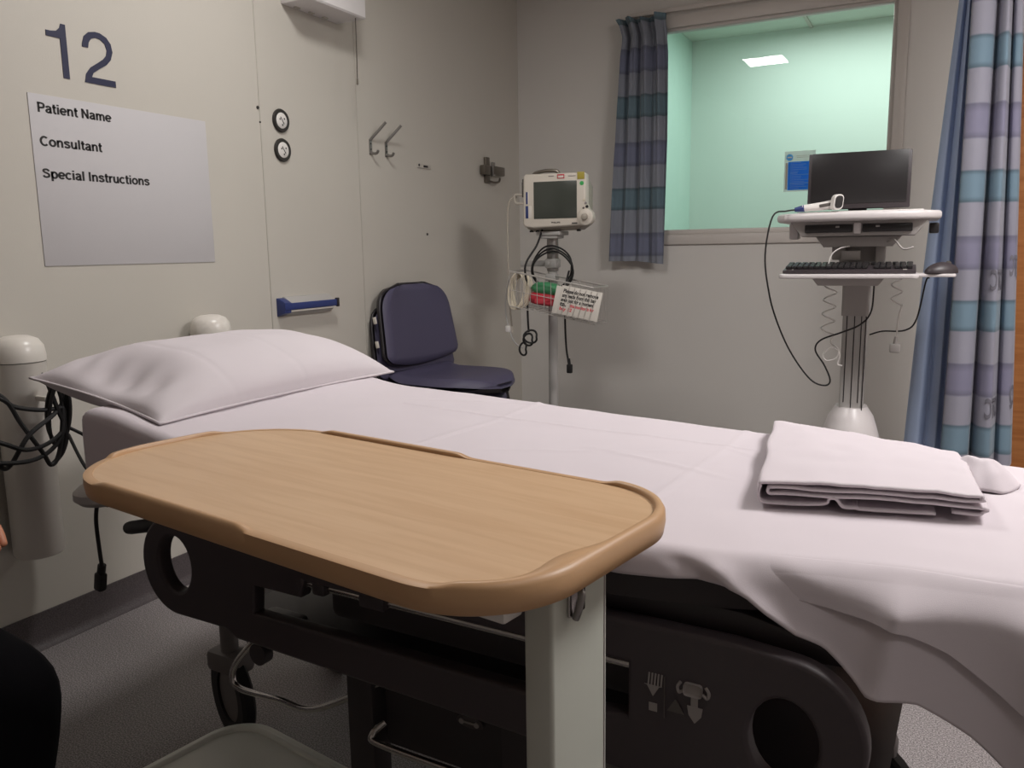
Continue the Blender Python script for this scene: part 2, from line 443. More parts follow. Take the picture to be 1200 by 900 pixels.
# coved vinyl skirting
def skirting(name, p0, p1, n):
    d = Vector(p1) - Vector(p0); L = d.length; d.normalize()
    prof = [(0, 0), (.03, 0), (.022, .004), (.012, .012), (.006, .026), (.005, .1), (0, .1)]
    struct(name, MB().prism(prof, p0, n, (0, 0, 1), d, L), M['skirt'])
skirting('baseboard_left', (.0005, YF, .0005), (.0005, YB, .0005), (1, 0, 0))
skirting('baseboard_back', (0, YB - .0005, .0005), (DX0 - .06, YB - .0005, .0005), (0, -1, 0))
# cover strips over the joints of the wall panels
for i, y in enumerate((2.362, 2.934)):
    struct('trim_%d' % (i + 1), MB().box((.0012, y, 1.26), (.0024, .005, 2.3), .0008), M['seam'])
# window
w = bpy.data.objects.new('window_1', None); col.objects.link(w); w['kind'] = 'structure'; w.location = ((WX0 + WX1) / 2, YB, WZ0)
def wpart(name, mb, mt):
    o = mb.build(name, mt, w, 30); o.data.transform(Matrix.Translation((-w.location.x, -w.location.y, -w.location.z))); return o
m = MB()
for x0, x1, z0, z1 in ((WX0 - .05, WX0 + .02, WZ0 - .045, WZ1 + .03), (WX1 - .015, WX1 + .035, WZ0 - .045, WZ1 + .03),
                       (WX0, WX1, WZ1 - .03, WZ1 + .03), (WX0, WX1, WZ0 - .045, WZ0 + .008)):
    m.box(((x0 + x1) / 2, YB - .006, (z0 + z1) / 2), (x1 - x0, .016, z1 - z0), .004)
wpart('window_frame', m, M['frame'])
m = MB()
for x0, x1, z0, z1 in ((WX0 + .01, WX0 + .04, WZ0, WZ1), (WX1 - .035, WX1 - .005, WZ0, WZ1), (WX0, WX1, WZ1 - .045, WZ1 - .012), (WX0, WX1, WZ0 + .004, WZ0 + .035)):
    m.box(((x0 + x1) / 2, YB + .03, (z0 + z1) / 2), (x1 - x0, .05, z1 - z0), .006)
wpart('glazing_bead', m, M['frame'])
wpart('pane', MB().box(((WX0 + WX1) / 2, YB + .05, (WZ0 + WZ1) / 2), (WX1 - WX0 - .02, .004, WZ1 - WZ0 - .02)), M['glass'])
# wooden door beyond the bay curtain
d = bpy.data.objects.new('door_1', None); col.objects.link(d); d['kind'] = 'structure'; d.location = ((DX0 + DX1) / 2, YB, 0)
cx = d.location.x
MB().box((0, .055, 1.005), (.86, .044, 1.99), .003).build('door_leaf', M['door'], d, 30)
m = MB()
for x in (-.445, .445): m.box((x, .03, 1.01), (.03, .10, 2.02), .003)
m.box((0, .03, 2.015), (.86, .10, .03), .003)
m.box((0, .045, .006), (.86, .08, .012), .002)
m.build('door_frame', M['door'], d, 30)
h = MB().cyl((.36, .03, 1.0), (.36, -.03, 1.0), .01).tube([(.36, -.03, 1.0), (.30, -.032, 1.0), (.25, -.03, 1.0)], .009).cyl((.36, .034, 1.0), (.36, .026, 1.0), .026)
h.build('door_handle', M['alu'], d)
# the room seen through the window
NY = 5.75; NX0 = .665; NZ = 2.455
struct('wall_beyond_back', MB().box((2.2, NY + .05, 1.3), (3.6, .1, 2.7)), M['green'])
struct('wall_beyond_left', MB().box((NX0 - .05, (YB + NY) / 2 + .05, 1.3), (.1, NY - YB - .1, 2.7)), M['green2'])
struct('wall_beyond_right', MB().box((3.95, (YB + NY) / 2 + .05, 1.3), (.1, NY - YB - .1, 2.7)), M['green'])
struct('ceiling_beyond', MB().box((2.2, (YB + NY) / 2 + .05, NZ + .05), (3.6, NY - YB - .1, .1)), M['tile'])
struct('floor_beyond', MB().box((2.2, (YB + NY) / 2 + .15, -.05), (3.6, NY - YB - .11, .1)), M['floor'])
struct('trim_3', MB().box((1.42, (YB + NY) / 2 + .05, NZ - .004), (.02, NY - YB - .1, .008)), M['seam'])

# ------------------------------------------------------------------ things on the left wall
# bed number: two navy digits
num = thing('bed_number', 'large navy bed number 12 above the patient name poster', 'sign', (0, 1.66, 1.597))
def wall_outline(name, outline, parent, mt, y, z, depth=.002, x=.0012):
    me = curve_mesh(outline, depth); to_wall_left(me, y, z, x); return link(name, me, mt, parent, 30)
one = [(.0, 0), (.019, 0), (.019, .146), (.005, .146), (.001, .134), (-.010, .124), (-.028, .121), (-.041, .121), (-.041, .106), (.0, .106)]
wall_outline('digit', [one], num, M['navy'], -.062, 0)
two = [(.0, .0), (.102, 0), (.102, .018), (.024, .018), (.03, .03), (.05, .044), (.076, .06), (.092, .077), (.1, .1),
       (.096, .122), (.083, .138), (.062, .1465), (.046, .147), (.025, .142), (.009, .128), (.002, .108), (.001, .098), (.02, .098), (.023, .113), (.032, .125), (.047, .131),
       (.062, .129), (.076, .119), (.081, .102), (.077, .086), (.066, .074), (.046, .06), (.022, .044), (.006, .024)]
wall_outline('digit', [two], num, M['navy'], .004, 0)
# poster
pos = thing('patient_name_poster', 'white laminated poster headed Patient Name, Consultant and Special Instructions', 'poster', (0, 1.79, 1.075))
MB().box((.0015, .003, .2335), (.002, .617, .467), .0008).build('sheet', M['paper'], pos)
for body, wd, y, z in (('Patient Name', .231, 1.509, 1.494), ('Consultant', .193, 1.506, 1.404), ('Special Instructions', .353, 1.504, 1.317)):
    me = to_wall_left(stroke_text(body, wd, .0265), y - 1.79, z - 1.075, .0029)
    o = link('heading', me, M['ink'], pos, 30); o['label'] = 'bold black heading reading ' + body
# wall lamp with pull cord
lp = thing('wall_lamp', 'white box shaped bed lamp with pull cord high on wall', 'lamp', (0, 2.67, 2.0))
prof = [(.0, .0), (.135, .0), (.14, .006), (.14, .15), (.12, .17), (0, .17)]
MB().prism(prof, (0.001, -.165, .012), (1, 0, 0), (0, 0, 1), (0, 1, 0), .33, .003).build('housing', M['lamp'], lp, 30)
for y in (-.1, -.02, .06): MB().box((.022, y, .010), (.012, .026, .006), .001).build('fixing_clip', M['seam'], lp)
MB().tube([(.118, .128, .012), (.118, .126, -.11), (.117, .1245, -.215)], .0022, 6).build('pull_cord', M['cord'], lp)
MB().lathe([(0, .012), (.0035, .01), (.0045, -.012), (0, -.016)], (.117, .1245, -.226)).build('cord_toggle', M['steel'], lp)
# two discs
for i, (z, lab) in enumerate(((1.590, 'upper of two white round wall discs with thick black rims'), (1.4835, 'lower of two white round wall discs with thick black rims'))):
    t = thing('wall_disc', lab, 'disc', (0, 2.466, z), 0, 'round wall discs')
    MB().lathe([(0, .001), (.042, .001), (.043, .005), (.040, .010), (.030, .010), (.028, .008), (0, .008)], (0, 0, 0), (1, 0, 0), 40).build('rim', M['discblack'], t)
    MB().lathe([(0, .0115), (.026, .011), (.029, .0085), (.029, .004)], (0, 0, 0), (1, 0, 0), 40).build('face', M['white'], t)
    k = MB()
    k.box((.012, 0, 0), (.0015, .0025, .030), rot=rotm('X', math.radians(35)))
    for y, zz in ((-.012, .004), (.011, .007), (0, -.016)): k.box((.012, y, zz), (.0015, .005, .006), .0005)
    k.build('slot_mark', M['ink'], t)
# coat hooks
for y, lab in ((3.02, 'steel coat hook with slanted prong nearest the lamp cord'), (3.135, 'steel coat hook with slanted prong beside the small wall plate')):
    t = thing('coat_hook', lab, 'hook', (0, y, 1.52), 0, 'steel coat hooks')
    MB().box((.002, 0, .03), (.004, .018, .066), .001).build('back_plate', M['alu'], t)
    MB().tube([(.003, 0, .06), (.014, .004, .072), (.055, .025, .12), (.066, .03, .132)], .006, 8).build('prong', M['alu'], t)
    MB().tube([(.003, 0, .006), (.022, .0, .001), (.036, 0, .004), (.042, 0, .014)], .006, 8).build('prong', M['alu'], t)
    k = MB()
    for z in (.02, .044): k.cyl((.003, 0, z), (.0052, 0, z), .0032, seg=10)
    k.build('screw_head', M['ink'], t)
# small plate, mounting bracket, loose fixings
t = thing('wall_plate', 'small flat metal plate right of the two coat hooks', 'plate', (0, 3.435, 1.5))
MB().box((.003, 0, .002), (.006, .115, .02), .001).build('plate', M['seam'], t)
MB().cyl((.005, -.046, .004), (.008, -.046, .004), .006, seg=10).build('screw', M['ink'], t); MB().box((.007, .01, .001), (.004, .035, .009), .001).build('slot', M['ink'], t)
t = thing('monitor_bracket', 'dark steel cross shaped mounting bracket near the room corner', 'bracket', (0, 4.05, 1.46))
MB().box((.009, 0, .07), (.018, .04, .135), .003).build('upright', M['steel'], t)
MB().box((.02, -.035, .067), (.03, .07, .05), .004).box((.02, .095, .07), (.034, .13, .046), .004).build('cross_arm', M['steel'], t)
MB().box((.03, .035, .075), (.012, .028, .075), .003).build('clamp', M['alu'], t)
MB().tube([(.012, .02, .012), (.03, .05, .006), (.034, .09, .012), (.03, .11, .03)], .006, 8).build('hook', M['steel'], t)
for y, z, r, lab in ((2.353, 1.622, .006, 'topmost small dark screw hole in wall left of discs'), (2.36, 1.572, .0035, 'tiny screw hole below another, left of the round discs'),
                     (3.45, 1.182, .006, 'single dark screw hole low on wall below the small plate')):
    o = MB().cyl((.0002, y, z), (.003, y, z), r, seg=12).build('screw_hole', M['ink']); tag(o, lab, 'screw hole', 'screw holes in the wall')
# wall tray with blue front strip
t = thing('wall_tray', 'narrow grey wall tray with navy blue front strip above pillow', 'tray', (0, 2.55, .865))
prof = [(0, .0), (.012, .0), (.03, .012), (.036, .04), (.036, .045), (.012, .07), (0, .072)]
MB().prism(prof, (.0005, -.128, 0), (1, 0, 0), (0, 0, 1), (0, 1, 0), .262, .0015).build('tray_body', M['greym'], t, 30)
MB().box((.041, -.003, .036), (.006, .318, .026), .002).build('front_strip', M['navyplastic'], t)
MB().prism([(0, -.002), (.04, .012), (.044, .05), (.016, .066), (0, .068)], (.0005, -.162, 0), (1, 0, 0), (0, 0, 1), (0, 1, 0), .036, .002).build('end_block', M['navyplastic'], t)
MB().box((.040, .148, .036), (.012, .016, .036), .002).build('end_cap', M['shell'], t)
MB().box((.038, .01, .018), (.005, .28, .006), .001).build('lip', M['label'], t)
# two padded bed-head bumper columns
for y, z, lab in ((1.335, .90, 'white domed bumper column on wall with black cables'), (1.992, .905, 'white domed bumper column showing just above the pillow')):
    t = thing('bumper_column', lab, 'bumper', (.075, y, .3), 0, 'white domed bumper columns')
    MB().lathe([(0, 0), (.058, 0), (.063, .008), (.063, z - .3 - .075), (.0645, z - .3 - .072)], seg=36).build('column', M['pillar'], t, 50)
    H = z - .3
    MB().lathe([(.0655, H - .07), (.066, H - .055), (.062, H - .03), (.05, H - .012), (.03, H - .003), (0, H)], seg=36).build('dome_cap', M['pillar'], t, 80)
    MB().box((-.05, 0, (z - .36) / 2), (.048, .05, z - .36), .004).build('mounting_channel', M['greym'], t)
    o = MB().box((.063, .02, H - .11), (.002, .004, .02), .0005).build('scratch', M['ink'], t)
# bundle of black cables hung on the first column
def loop(cx, cy, cz, rx, rz, tilt, ph, n=11, depth=.02):
    out = []
    for k in range(n):
        a = 2 * PI * k / n + ph
        u = rx * math.cos(a); v = rz * math.sin(a)
        out.append((cx + depth * math.sin(a * 1.0 + ph), cy + u * math.cos(tilt) - v * math.sin(tilt), cz + u * math.sin(tilt) + v * math.cos(tilt)))
    return out
t = thing('cable_bundle', 'tangled bundle of thick black cables hung over white column', 'cable', (.17, 1.27, .66))
m = MB()
X = .19
def loc(p): return (p[0] - .17, p[1] - 1.27, p[2] - .66)
paths = [
    [(X, 1.10, .80), (X + .02, 1.19, .765), (X + .02, 1.23, .735), (X + .02, 1.30, .715), (X + .03, 1.35, .715)],
    [(X, 1.12, .82), (X + .02, 1.2, .765), (X + .02, 1.24, .69), (X + .03, 1.28, .61), (X + .03, 1.30, .572), (X + .03, 1.325, .60), (X + .03, 1.345, .70), (X + .02, 1.35, .80)],
    [(X, 1.10, .70), (X + .03, 1.18, .655), (X + .03, 1.24, .625), (X + .03, 1.30, .63), (X + .03, 1.345, .66), (X + .03, 1.36, .72), (X + .02, 1.33, .79)],
    [(X, 1.10, .66), (X + .02, 1.17, .60), (X + .02, 1.2, .592), (X + .03, 1.25, .66), (X + .03, 1.32, .70), (X + .02, 1.37, .74)],
    [(X, 1.08, .63), (X + .03, 1.2, .60), (X + .03, 1.28, .60), (X + .03, 1.335, .64), (X + .03, 1.35, .71), (X + .02, 1.34, .79)],
    [(X + .02, 1.315, .80), (X + .03, 1.33, .72), (X + .03, 1.35, .65), (X + .03, 1.335, .60), (X + .02, 1.31, .57)],
]
for p in paths: m.tube([loc(q) for q in p], .0058, 8, sub=7)
m.tube([loc((X + .03 + .02 * math.sin(k), 1.335 + .022 * math.cos(k * .9), .70 + .085 * math.sin(k * .9))) for k in [i * .55 for i in range(22)]], .0052, 8)
m.build('cable_loops', M['rubber'], t)
MB().box((-.02, .065, .075), (.05, .012, .014), .003).build('cable_hook', M['pillar'], t)
m = MB()
m.tube([loc(q) for q in [(X + .02, 1.36, .66), (X + .1, 1.38, .62), (X + .22, 1.33, .575), (.62, 1.2, .59)]], .0045, 8)
m.tube([loc(q) for q in [(X + .03, 1.355, .64), (X + .12, 1.33, .57), (.5, 1.25, .55), (.66, 1.13, .57)]], .0045, 8)
m.build('cable_tail', M['rubber'], t)

# ------------------------------------------------------------------ stacking chairs
def make_chair(name, label, group, z0=.487):
    """facing +x, floor at z=0, seat top near z0"""
    t = thing(name, label, 'chair', (0, 0, 0), 0, group)
    SW, SB, SF = .25, -.20, .285
    def seat(u, v, top=True):
        x = SB + (SF - SB) * u
        wdt = SW * (1 - .10 * (1 - u)) * math.sqrt(max(.03, 1 - max(0, (u - .42) / .58) ** 2.4))
        y = wdt * (2 * v - 1)
        e = min(1, (1 - abs(2 * v - 1)) / .16); f = min(1, min(u / .12, (1 - u) / .16))
        k = math.sqrt(max(0, 1 - (1 - e) ** 2)) * math.sqrt(max(0, 1 - (1 - f) ** 2))
        z = z0 - .035 + .035 * k - .012 * math.exp(-((u - .35) / .3) ** 2) * (1 - (2 * v - 1) ** 2) - .02 * max(0, (u - .7) / .3) ** 2 + .035 * max(0, (.2 - u) / .2) ** 2
        return Vector((x, y, z))
    m = MB().grid(lambda u, v: seat(u, v), 22, 22)
    m.grid(lambda u, v: seat(u, v) * 1 - Vector((0, 0, (seat(u, v).z - (z0 - .04)))) * 1, 22, 22)
    m.build('seat', M['vinyl'], t, 60)
    def pan(u, v, lo):
        p = seat(u, v); p.x *= .985; p.y *= 1.01
        p.z = z0 - .036 - (.030 * lo) * (1 - abs(2 * v - 1) ** 4) - .012 * lo - .0 + .03 * max(0, (.2 - u) / .2) ** 2; return p
    m = MB().grid(lambda u, v: pan(u, v, 0), 16, 16).grid(lambda u, v: pan(u, v, 1), 16, 16)
    m.build('seat_shell', M['shell'], t, 60)
    # backrest
    BH = .335; BZ = z0 + .055
    def bk(u, v, off):
        s_ = 2 * v - 1
        hw = .272 - .030 * u
        top = math.sqrt(max(0, 1 - max(0, (u - .62) / .38) ** 2.6)) if u > .62 else 1
        bot = (1 - max(0, (.10 - u) / .10) ** 2 * .12)
        y = hw * s_ * (.42 + .58 * top) * bot if u > .62 else hw * s_ * bot
        z = BZ + BH * u - .03 * (1 - abs(s_) ** 2) * max(0, 1 - u / .3) 
        e = min(1, (1 - abs(s_)) / .14); f = min(1, min(u / .08, (1 - u) / .10))
        k = math.sqrt(max(0, 1 - (1 - e) ** 2)) * math.sqrt(max(0, 1 - (1 - f) ** 2))
        x = -.195 - .055 * u + .035 * s_ * s_ * .9 + off * (.012 + .022 * k)
        return Vector((x, y, z))
    m = MB().grid(lambda u, v: bk(u, v, 1), 22, 20).grid(lambda u, v: bk(u, v, 0), 22, 20)
    m.build('backrest', M['vinyl'], t, 60)
    m = MB().grid(lambda u, v: bk(u, v, 0) * 1 + Vector((.006, 0, 0)), 20, 18).grid(lambda u, v: bk(u, v, -1.15), 20, 18)
    # rim closing the shell
    rim = [bk(0, v / 18, .0) for v in range(19)] + [bk(u / 20, 1, .0) for u in range(1, 21)] + [bk(1, v / 18, .0) for v in range(17, -1, -1)] + [bk(u / 20, 0, .0) for u in range(19, 0, -1)]
    m.tube([p + Vector((-.006, 0, 0)) for p in rim[::2]], .008, 8, closed=True, sub=2)
    m.build('back_shell', M['shell'], t, 60)
    for sy in (-1, 1):
        m = MB().tube([(-.06, sy * .13, z0 - .07), (-.16, sy * .135, z0 - .06), (-.215, sy * .14, z0 - .0), (-.222, sy * .14, z0 + .09), (-.235, sy * .14, z0 + .2)], .016, 8)
        m.build('back_stem', M['shell'], t, 60)
    for sx, sy in ((1, 1), (1, -1), (-1, 1), (-1, -1)):
        MB().tube([(sx * .12, sy * .195, z0 - .085), (sx * .15, sy * .215, z0 - .12), (sx * .2 - .01, sy * .245, .012)], .0105, 10).build('leg', M['shell'], t, 60)
        MB().lathe([(0, 0), (.014, 0), (.014, .02), (.011, .024)], (sx * .2 - .01, sy * .245, 0)).build('foot', M['rubber'], t)
    m = MB()
    for sy in (-1, 1): m.tube([(-.12, sy * .195, z0 - .085), (.12, sy * .195, z0 - .085)], .0105, 8)
    for sx in (-1, 1): m.tube([(sx * .12, -.195, z0 - .085), (sx * .12, .195, z0 - .085)], .0105, 8)
    m.build('leg_frame', M['shell'], t, 60)
    return t
def copy_thing(o, label, loc, rotz, scale=None):
    c = o.copy(); col.objects.link(c); c['label'] = label; c.location = loc; c.rotation_euler = (0, 0, rotz)
    for ch in list(o.children):
        k = ch.copy(); col.objects.link(k); k.parent = c
        for g in list(ch.children):
            q = g.copy(); col.objects.link(q); q.parent = k
    return c
CX, CY, CR = .285, 3.19, -.07
ch = make_chair('stacking_chair', 'navy vinyl stacking chair on top of another, by left wall', 'stacked navy chairs')
ch.location = (CX, CY, .075); ch.rotation_euler = (0, 0, CR)
for z in (.625, .73):
    o = MB().box((-.205 - .1 * (z - .6), -.2745 + .03 * (z - .6), z), (.016, .006, .030), .001, rotm('Y', -.2)).build('side_label', M['label'], ch); o['label'] = 'small white label on the side of the back'
low = copy_thing(ch, 'lower navy stacking chair, mostly hidden under the chair above', (CX - .035, CY - .012, 0), CR - .05)
for k in [k for k in low.children if k.name.startswith('side_label')]: bpy.data.objects.remove(k)

# ------------------------------------------------------------------ vital signs monitor on its stand
PX, PY = .60, 3.60
st = thing('monitor_stand', 'tall grey metal pole stand on castors carrying patient monitor', 'stand', (PX, PY, 0))
MB().cyl((0, 0, .09), (0, 0, 1.155), .0225, seg=28).build('pole', M['greym'], st)
MB().cyl((0, 0, 1.0), (0, 0, 1.165), .027, seg=28).lathe([(.027, 1.08), (.031, 1.085), (.031, 1.105), (.027, 1.11)]).build('collar', M['alu'], st)
MB().box((0, 0, 1.174), (.12, .11, .018), .004).box((0, -.005, 1.160), (.085, .085, .02), .004).build('mount_plate', M['greym'], st)
MB().box((-.065, -.0, 1.035), (.20, .03, .028), .004).box((0, 0, 1.035), (.06, .06, .045), .008).cyl((-.005, -.03, 1.035), (-.005, -.04, 1.035), .006, seg=12).build('cross_bracket', M['greym'], st)
m = MB().lathe([(0, .13), (.05, .13), (.06, .10), (.06, .075), (0, .075)])
for k in range(5):
    a = 2 * PI * k / 5 + .3
    m.prism([(-.022, 0), (.022, 0), (.016, .24), (-.016, .24)], (math.sin(a) * .02, -math.cos(a) * .02, .08), (math.cos(a), math.sin(a), 0), (math.sin(a), -math.cos(a), 0), (0, 0, 1), .03, .004)
m.build('base', M['greym'], st)
for k in range(5):
    a = 2 * PI * k / 5 + .3; x, y = math.sin(a) * .245, -math.cos(a) * .245
    MB().cyl((x - .012, y, .03), (x + .012, y, .03), .03, seg=18).cyl((x, y, .05), (x, y, .085), .008, seg=10).build('castor', M['rubber'], st)

mo = thing('patient_monitor', 'beige bedside patient monitor with dark green screen and round knob', 'monitor', (.638, PY - .01, 1.185), math.radians(6))
F = -.075
body = [(-.150, .0), (-.140, .022), (-.146, .245), (-.138, .258), (.138, .254), (.148, .244), (.150, .10), (.172, .085), (.178, .045), (.165, .024), (.140, .018), (.115, .012), (-.11, -.002)]
body = [(-.14, .018), (-.152, .03), (-.148, .246), (-.138, .257), (.140, .254), (.149, .245), (.150, .118), (.158, .095), (.176, .078), (.182, .056), (.176, .034), (.158, .024), (.13, .021), (-.10, .012)]
MB().prism(body, (0, F, 0), (1, 0, 0), (0, 0, 1), (0, 1, 0), .06, .009, 3).build('front_case', M['case'], mo, 50)
back = [(-.165, .04), (-.168, .17), (-.15, .235), (.12, .24), (.14, .2), (.14, .03), (.1, .004), (-.12, -.002), (-.15, .012)]
MB().prism(back, (0, F + .05, 0), (1, 0, 0), (0, 0, 1), (0, 1, 0), .115, .012, 3).build('rear_case', M['case2'], mo, 50)
MB().box((.006, F - .0005, .137), (.206, .004, .166), .002).build('screen', M['screen'], mo)
me = text_fit('PHILIPS', .042, .0065, bold=.001, depth=.0003); link('brand_lettering', to_front(me, -.012, .033, F - .0012), M['ink'], mo, 30)
me = text_fit('MP30', .03, .005, bold=.001, depth=.0003)
bpy.data.meshes.remove(me)
MB().box((.098, F - .0006, .031), (.026, .002, .006), .0005).build('model_plate', M['icon2'], mo)
m = MB().lathe([(.036, 0), (.036, .006), (.03, .01), (0, .01)], (.149, F + .001, .057), (0, -1, 0), 32); m.build('knob_ring', M['case'], mo, 50)
MB().lathe([(.015, 0), (.014, .016), (.011, .019), (0, .019)], (.149, F - .008, .057), (0, -1, 0), 24).build('knob', M['case2'], mo, 50)
for x, z, mt, r in ((.142, .132, 'cream', .006), (.150, .118, 'icon', .006), (.156, .103, 'ink', .007), (.140, .097, 'icon2', .005)):
    MB().lathe([(r, 0), (r * .9, .003), (0, .004)], (x, F + .0005 if x < .148 else F + .001, z), (0, -1, 0), 14).build('button', M[mt], mo)
o = MB().box((.128, F - .0008, .240), (.033, .002, .032), .0004).build('sticker', M['yellow'], mo); o['label'] = 'yellow sticker'
o = MB().lathe([(.0095, 0), (.009, .002), (0, .002)], (.132, F + .0002, .206), (0, -1, 0), 20).build('sticker', M['greensticker'], mo); o['label'] = 'round green sticker'
o = MB().box((.034, F - .0008, .240), (.034, .002, .019), .0004).build('sticker', M['red'], mo); o['label'] = 'red bordered sticker'
MB().box((.034, F - .0016, .2385), (.026, .0015, .010), .0003).build('sticker_face', M['label'], o)
MB().box((-.012, F - .0006, .243), (.026, .002, .004), .0004).build('faint_lettering', M['icon'], mo); MB().box((.086, F - .0006, .240), (.036, .002, .003), .0004).build('faint_lettering', M['icon'], mo)
for z, hh, wd in ((.149, .055, .014), (.086, .056, .026)):
    o = MB().box((-.128 + (wd - .014) / 2, F - .0008, z), (wd, .002, hh), .0004).build('sticker', M['label'], mo); o['label'] = 'upright white sticker with blue edge'
    MB().box((-.130, F - .0018, z), (.0085 if wd < .02 else .013, .0012, hh), .0003).build('sticker_face', M['navyplastic'], o)
m = MB(); m.tube([(-.118, -.03, .252), (-.10, -.03, .264), (-.05, -.03, .272), (.0, -.03, .268), (.012, -.03, .252)], .008, 8); m.build('carry_handle', M['steel'], mo)
m = MB()
m.box((-.158, F + .04, .19), (.014, .03, .07), .004).box((-.165, F + .06, .225), (.01, .03, .03), .003)
m.build('side_clip', M['icon2'], mo)
MB().tube([(-.16, F + .07, .165), (-.19, F + .06, .17), (-.21, F + .06, .168), (-.212, F + .06, .145), (-.2, F + .06, .13), (-.165, F + .07, .13)], .006, 8).build('side_hook', M['case'], mo)
for x in (-.13, -.1, .1): MB().cyl((x, F + .06, .004), (x, F + .06, -.004), .010, seg=14).build('foot', M['rubber'], mo)

# basket clipped to the pole: wire, open topped, hanging a little askew
bk_ = thing('wire_basket', 'clear wire basket clamped on monitor pole, tilted down to right', 'basket', (PX + .06, PY - .11, .80))
m = MB()
L0, L1, DP = -.19, .225, .085
def bp(u, v, z):  # u along the front, v depth, z height
    return (L0 + (L1 - L0) * u, -DP + 2 * DP * v, z - .075 * u + (.06 if z > .1 else 0) * 0)
TOPZ = .205
for zz, rr in ((TOPZ, .0042), (0.045, .0025)):
    m.tube([bp(0, 0, zz), bp(1, 0, zz), bp(1, 1, zz), bp(0, 1, zz)], rr, 6, closed=True, smooth=False)
for k in range(13):
    u = k / 12
    m.tube([bp(u, 0, TOPZ), bp(u, .02, .045), bp(u, .98, .045), bp(u, 1, TOPZ)], .0017, 5, smooth=False)
for k in range(1, 4):
    v = k / 4
    m.tube([bp(0, v, TOPZ), bp(0, v, .045), bp(1, v, .045), bp(1, v, TOPZ)], .0017, 5, smooth=False)
m.tube([bp(0, 0, .12), bp(1, 0, .12)], .0017, 5, smooth=False)
m.build('wire_frame', M['clear'], bk_, 60)
MB().box((-.06, .1, .17), (.05, .05, .03), .005).build('pole_clamp', M['greym'], bk_)
# handwritten note on the basket front
nt_ = thing('handwritten_note', 'white handwritten note in black and red on basket front', 'note', (PX + .06 + .160, PY - .11 - DP - .008, .863), 0)
nt_.rotation_euler = (math.radians(-6), math.radians(10), 0)
WN, HN = .195, .128
MB().box((0, 0, 0), (WN, .002, HN), .0004).build('paper_sheet', M['label'], nt_)
MB().box((-.106, .0022, -.004), (.036, .0018, HN * .97), .0004).build('paper_edge', M['label'], nt_)
for i, (tx, wd, mt) in enumerate((('Please do not remove', .168, 'ink'), ('any leads from this bay', .163, 'ink'), ('even just for a moment', .158, 'ink'), ('ta.', .032, 'ink'))):
    me = text_fit(tx, wd, .0165, bold=.003, depth=.0002, shear=.1); link('handwriting', to_front(me, -.086 - .002 * i, .034 - .020 * i, -.0014), M[mt], nt_, 30)
for tx, wd, x, z in (('this monitor is for', .115, -.042, -.026), ('bay 12', .06, -.09, -.045)):
    me = text_fit(tx, wd, .0145, bold=.003, depth=.0002, shear=.1); o = link('handwriting', to_front(me, x, z, -.0014), M['redink'], nt_, 30); o['label'] = 'red handwriting'
m = MB()
for k in range(6):
    x = -.070 + .027 * k
    m.tube([(x + .010, -.0045, HN / 2 - .002), (x - .004, -.0045, -HN / 2 + .002)], .0011, 5, smooth=False)
o = m.build('holder_wire', M['clear'], nt_, 60)
# packets in the basket
t = thing('wipes_pack', 'red and green wipes packet inside the wire basket', 'packet', (.612, PY - .12, .842))
t.rotation_euler = (0, math.radians(6), math.radians(4))
def bag(w, d, h, seed):
    def f(u, v):
        a = 2 * PI * u; r = math.sin(PI * min(1, max(0, v))) ** .35 if 0 < v < 1 else 0
        n_ = noise.noise(Vector((math.cos(a) * 2 + seed, math.sin(a) * 2, v * 3))) * .12
        ca, sa = math.cos(a), math.sin(a)
        return Vector((w / 2 * abs(ca) ** .6 * (1 if ca > 0 else -1) * r * (1 + n_), d / 2 * abs(sa) ** .6 * (1 if sa > 0 else -1) * r * (1 + n_), h * v))
    return MB().grid(f, 28, 12, closeu=True)
bag(.155, .09, .068, 1).build('red_pouch', M['red'], t, 180)
o = bag(.145, .085, .066, 5).build('green_pouch', M['greenp'], t, 180); o.location = (.006, 0, .046)
o = MB().box((.01, -.043, .024), (.09, .002, .022), .0005).build('print_panel', M['redink'], t)
# cables on the monitor stand
def cable(name, label, pts, r, mt, plug=None, cat='cable', base=None):
    b = Vector(base if base else pts[0])
    t = thing(name, label, cat, b)
    MB().tube([Vector(p) - b for p in pts], r, 8).build('cable', M[mt], t, 180)
    return t, b
t, b = cable('monitor_lead', 'long black lead hanging from monitor to knotted end', [(.565, 3.56, 1.19), (.565, 3.50, 1.12), (.53, 3.45, 1.03), (.532, 3.46, .93), (.534, 3.46, .79), (.533, 3.47, .72)], .005, 'rubber')
m = MB()
def R3(c, r, n=14, tilt=0, sx=1): return [(c[0] + sx * r * math.cos(2 * PI * k / n) - b.x, c[1] + .012 * math.sin(2 * PI * k / n * 1.5) - b.y, c[2] + r * math.sin(2 * PI * k / n) - b.z) for k in range(n)]
m.tube(R3((.535, 3.46, .685), .028, sx=.7), .0048, 8, closed=True)
m.tube(R3((.55, 3.455, .70), .03), .0048, 8, closed=True)
m.tube(R3((.508, 3.46, .64), .03, sx=.45), .0048, 8, closed=True)
m.build('knotted_end', M['rubber'], t, 180)
t, b = cable('sensor_lead', 'thin lead with small white connector left of the pole', [(.44, 3.46, .98), (.425, 3.45, .88), (.43, 3.44, .80), (.445, 3.44, .74), (.465, 3.44, .685), (.49, 3.45, .655), (.508, 3.46, .645)], .0035, 'greym')
MB().box((.440 - b.x, 3.44 - b.y, .735 - b.z), (.024, .012, .03), .003).build('connector', M['white'], t)
t = thing('coiled_lead', 'coiled black lead looped around the pole above basket', 'cable', (PX, PY - .04, 1.03))
m = MB()
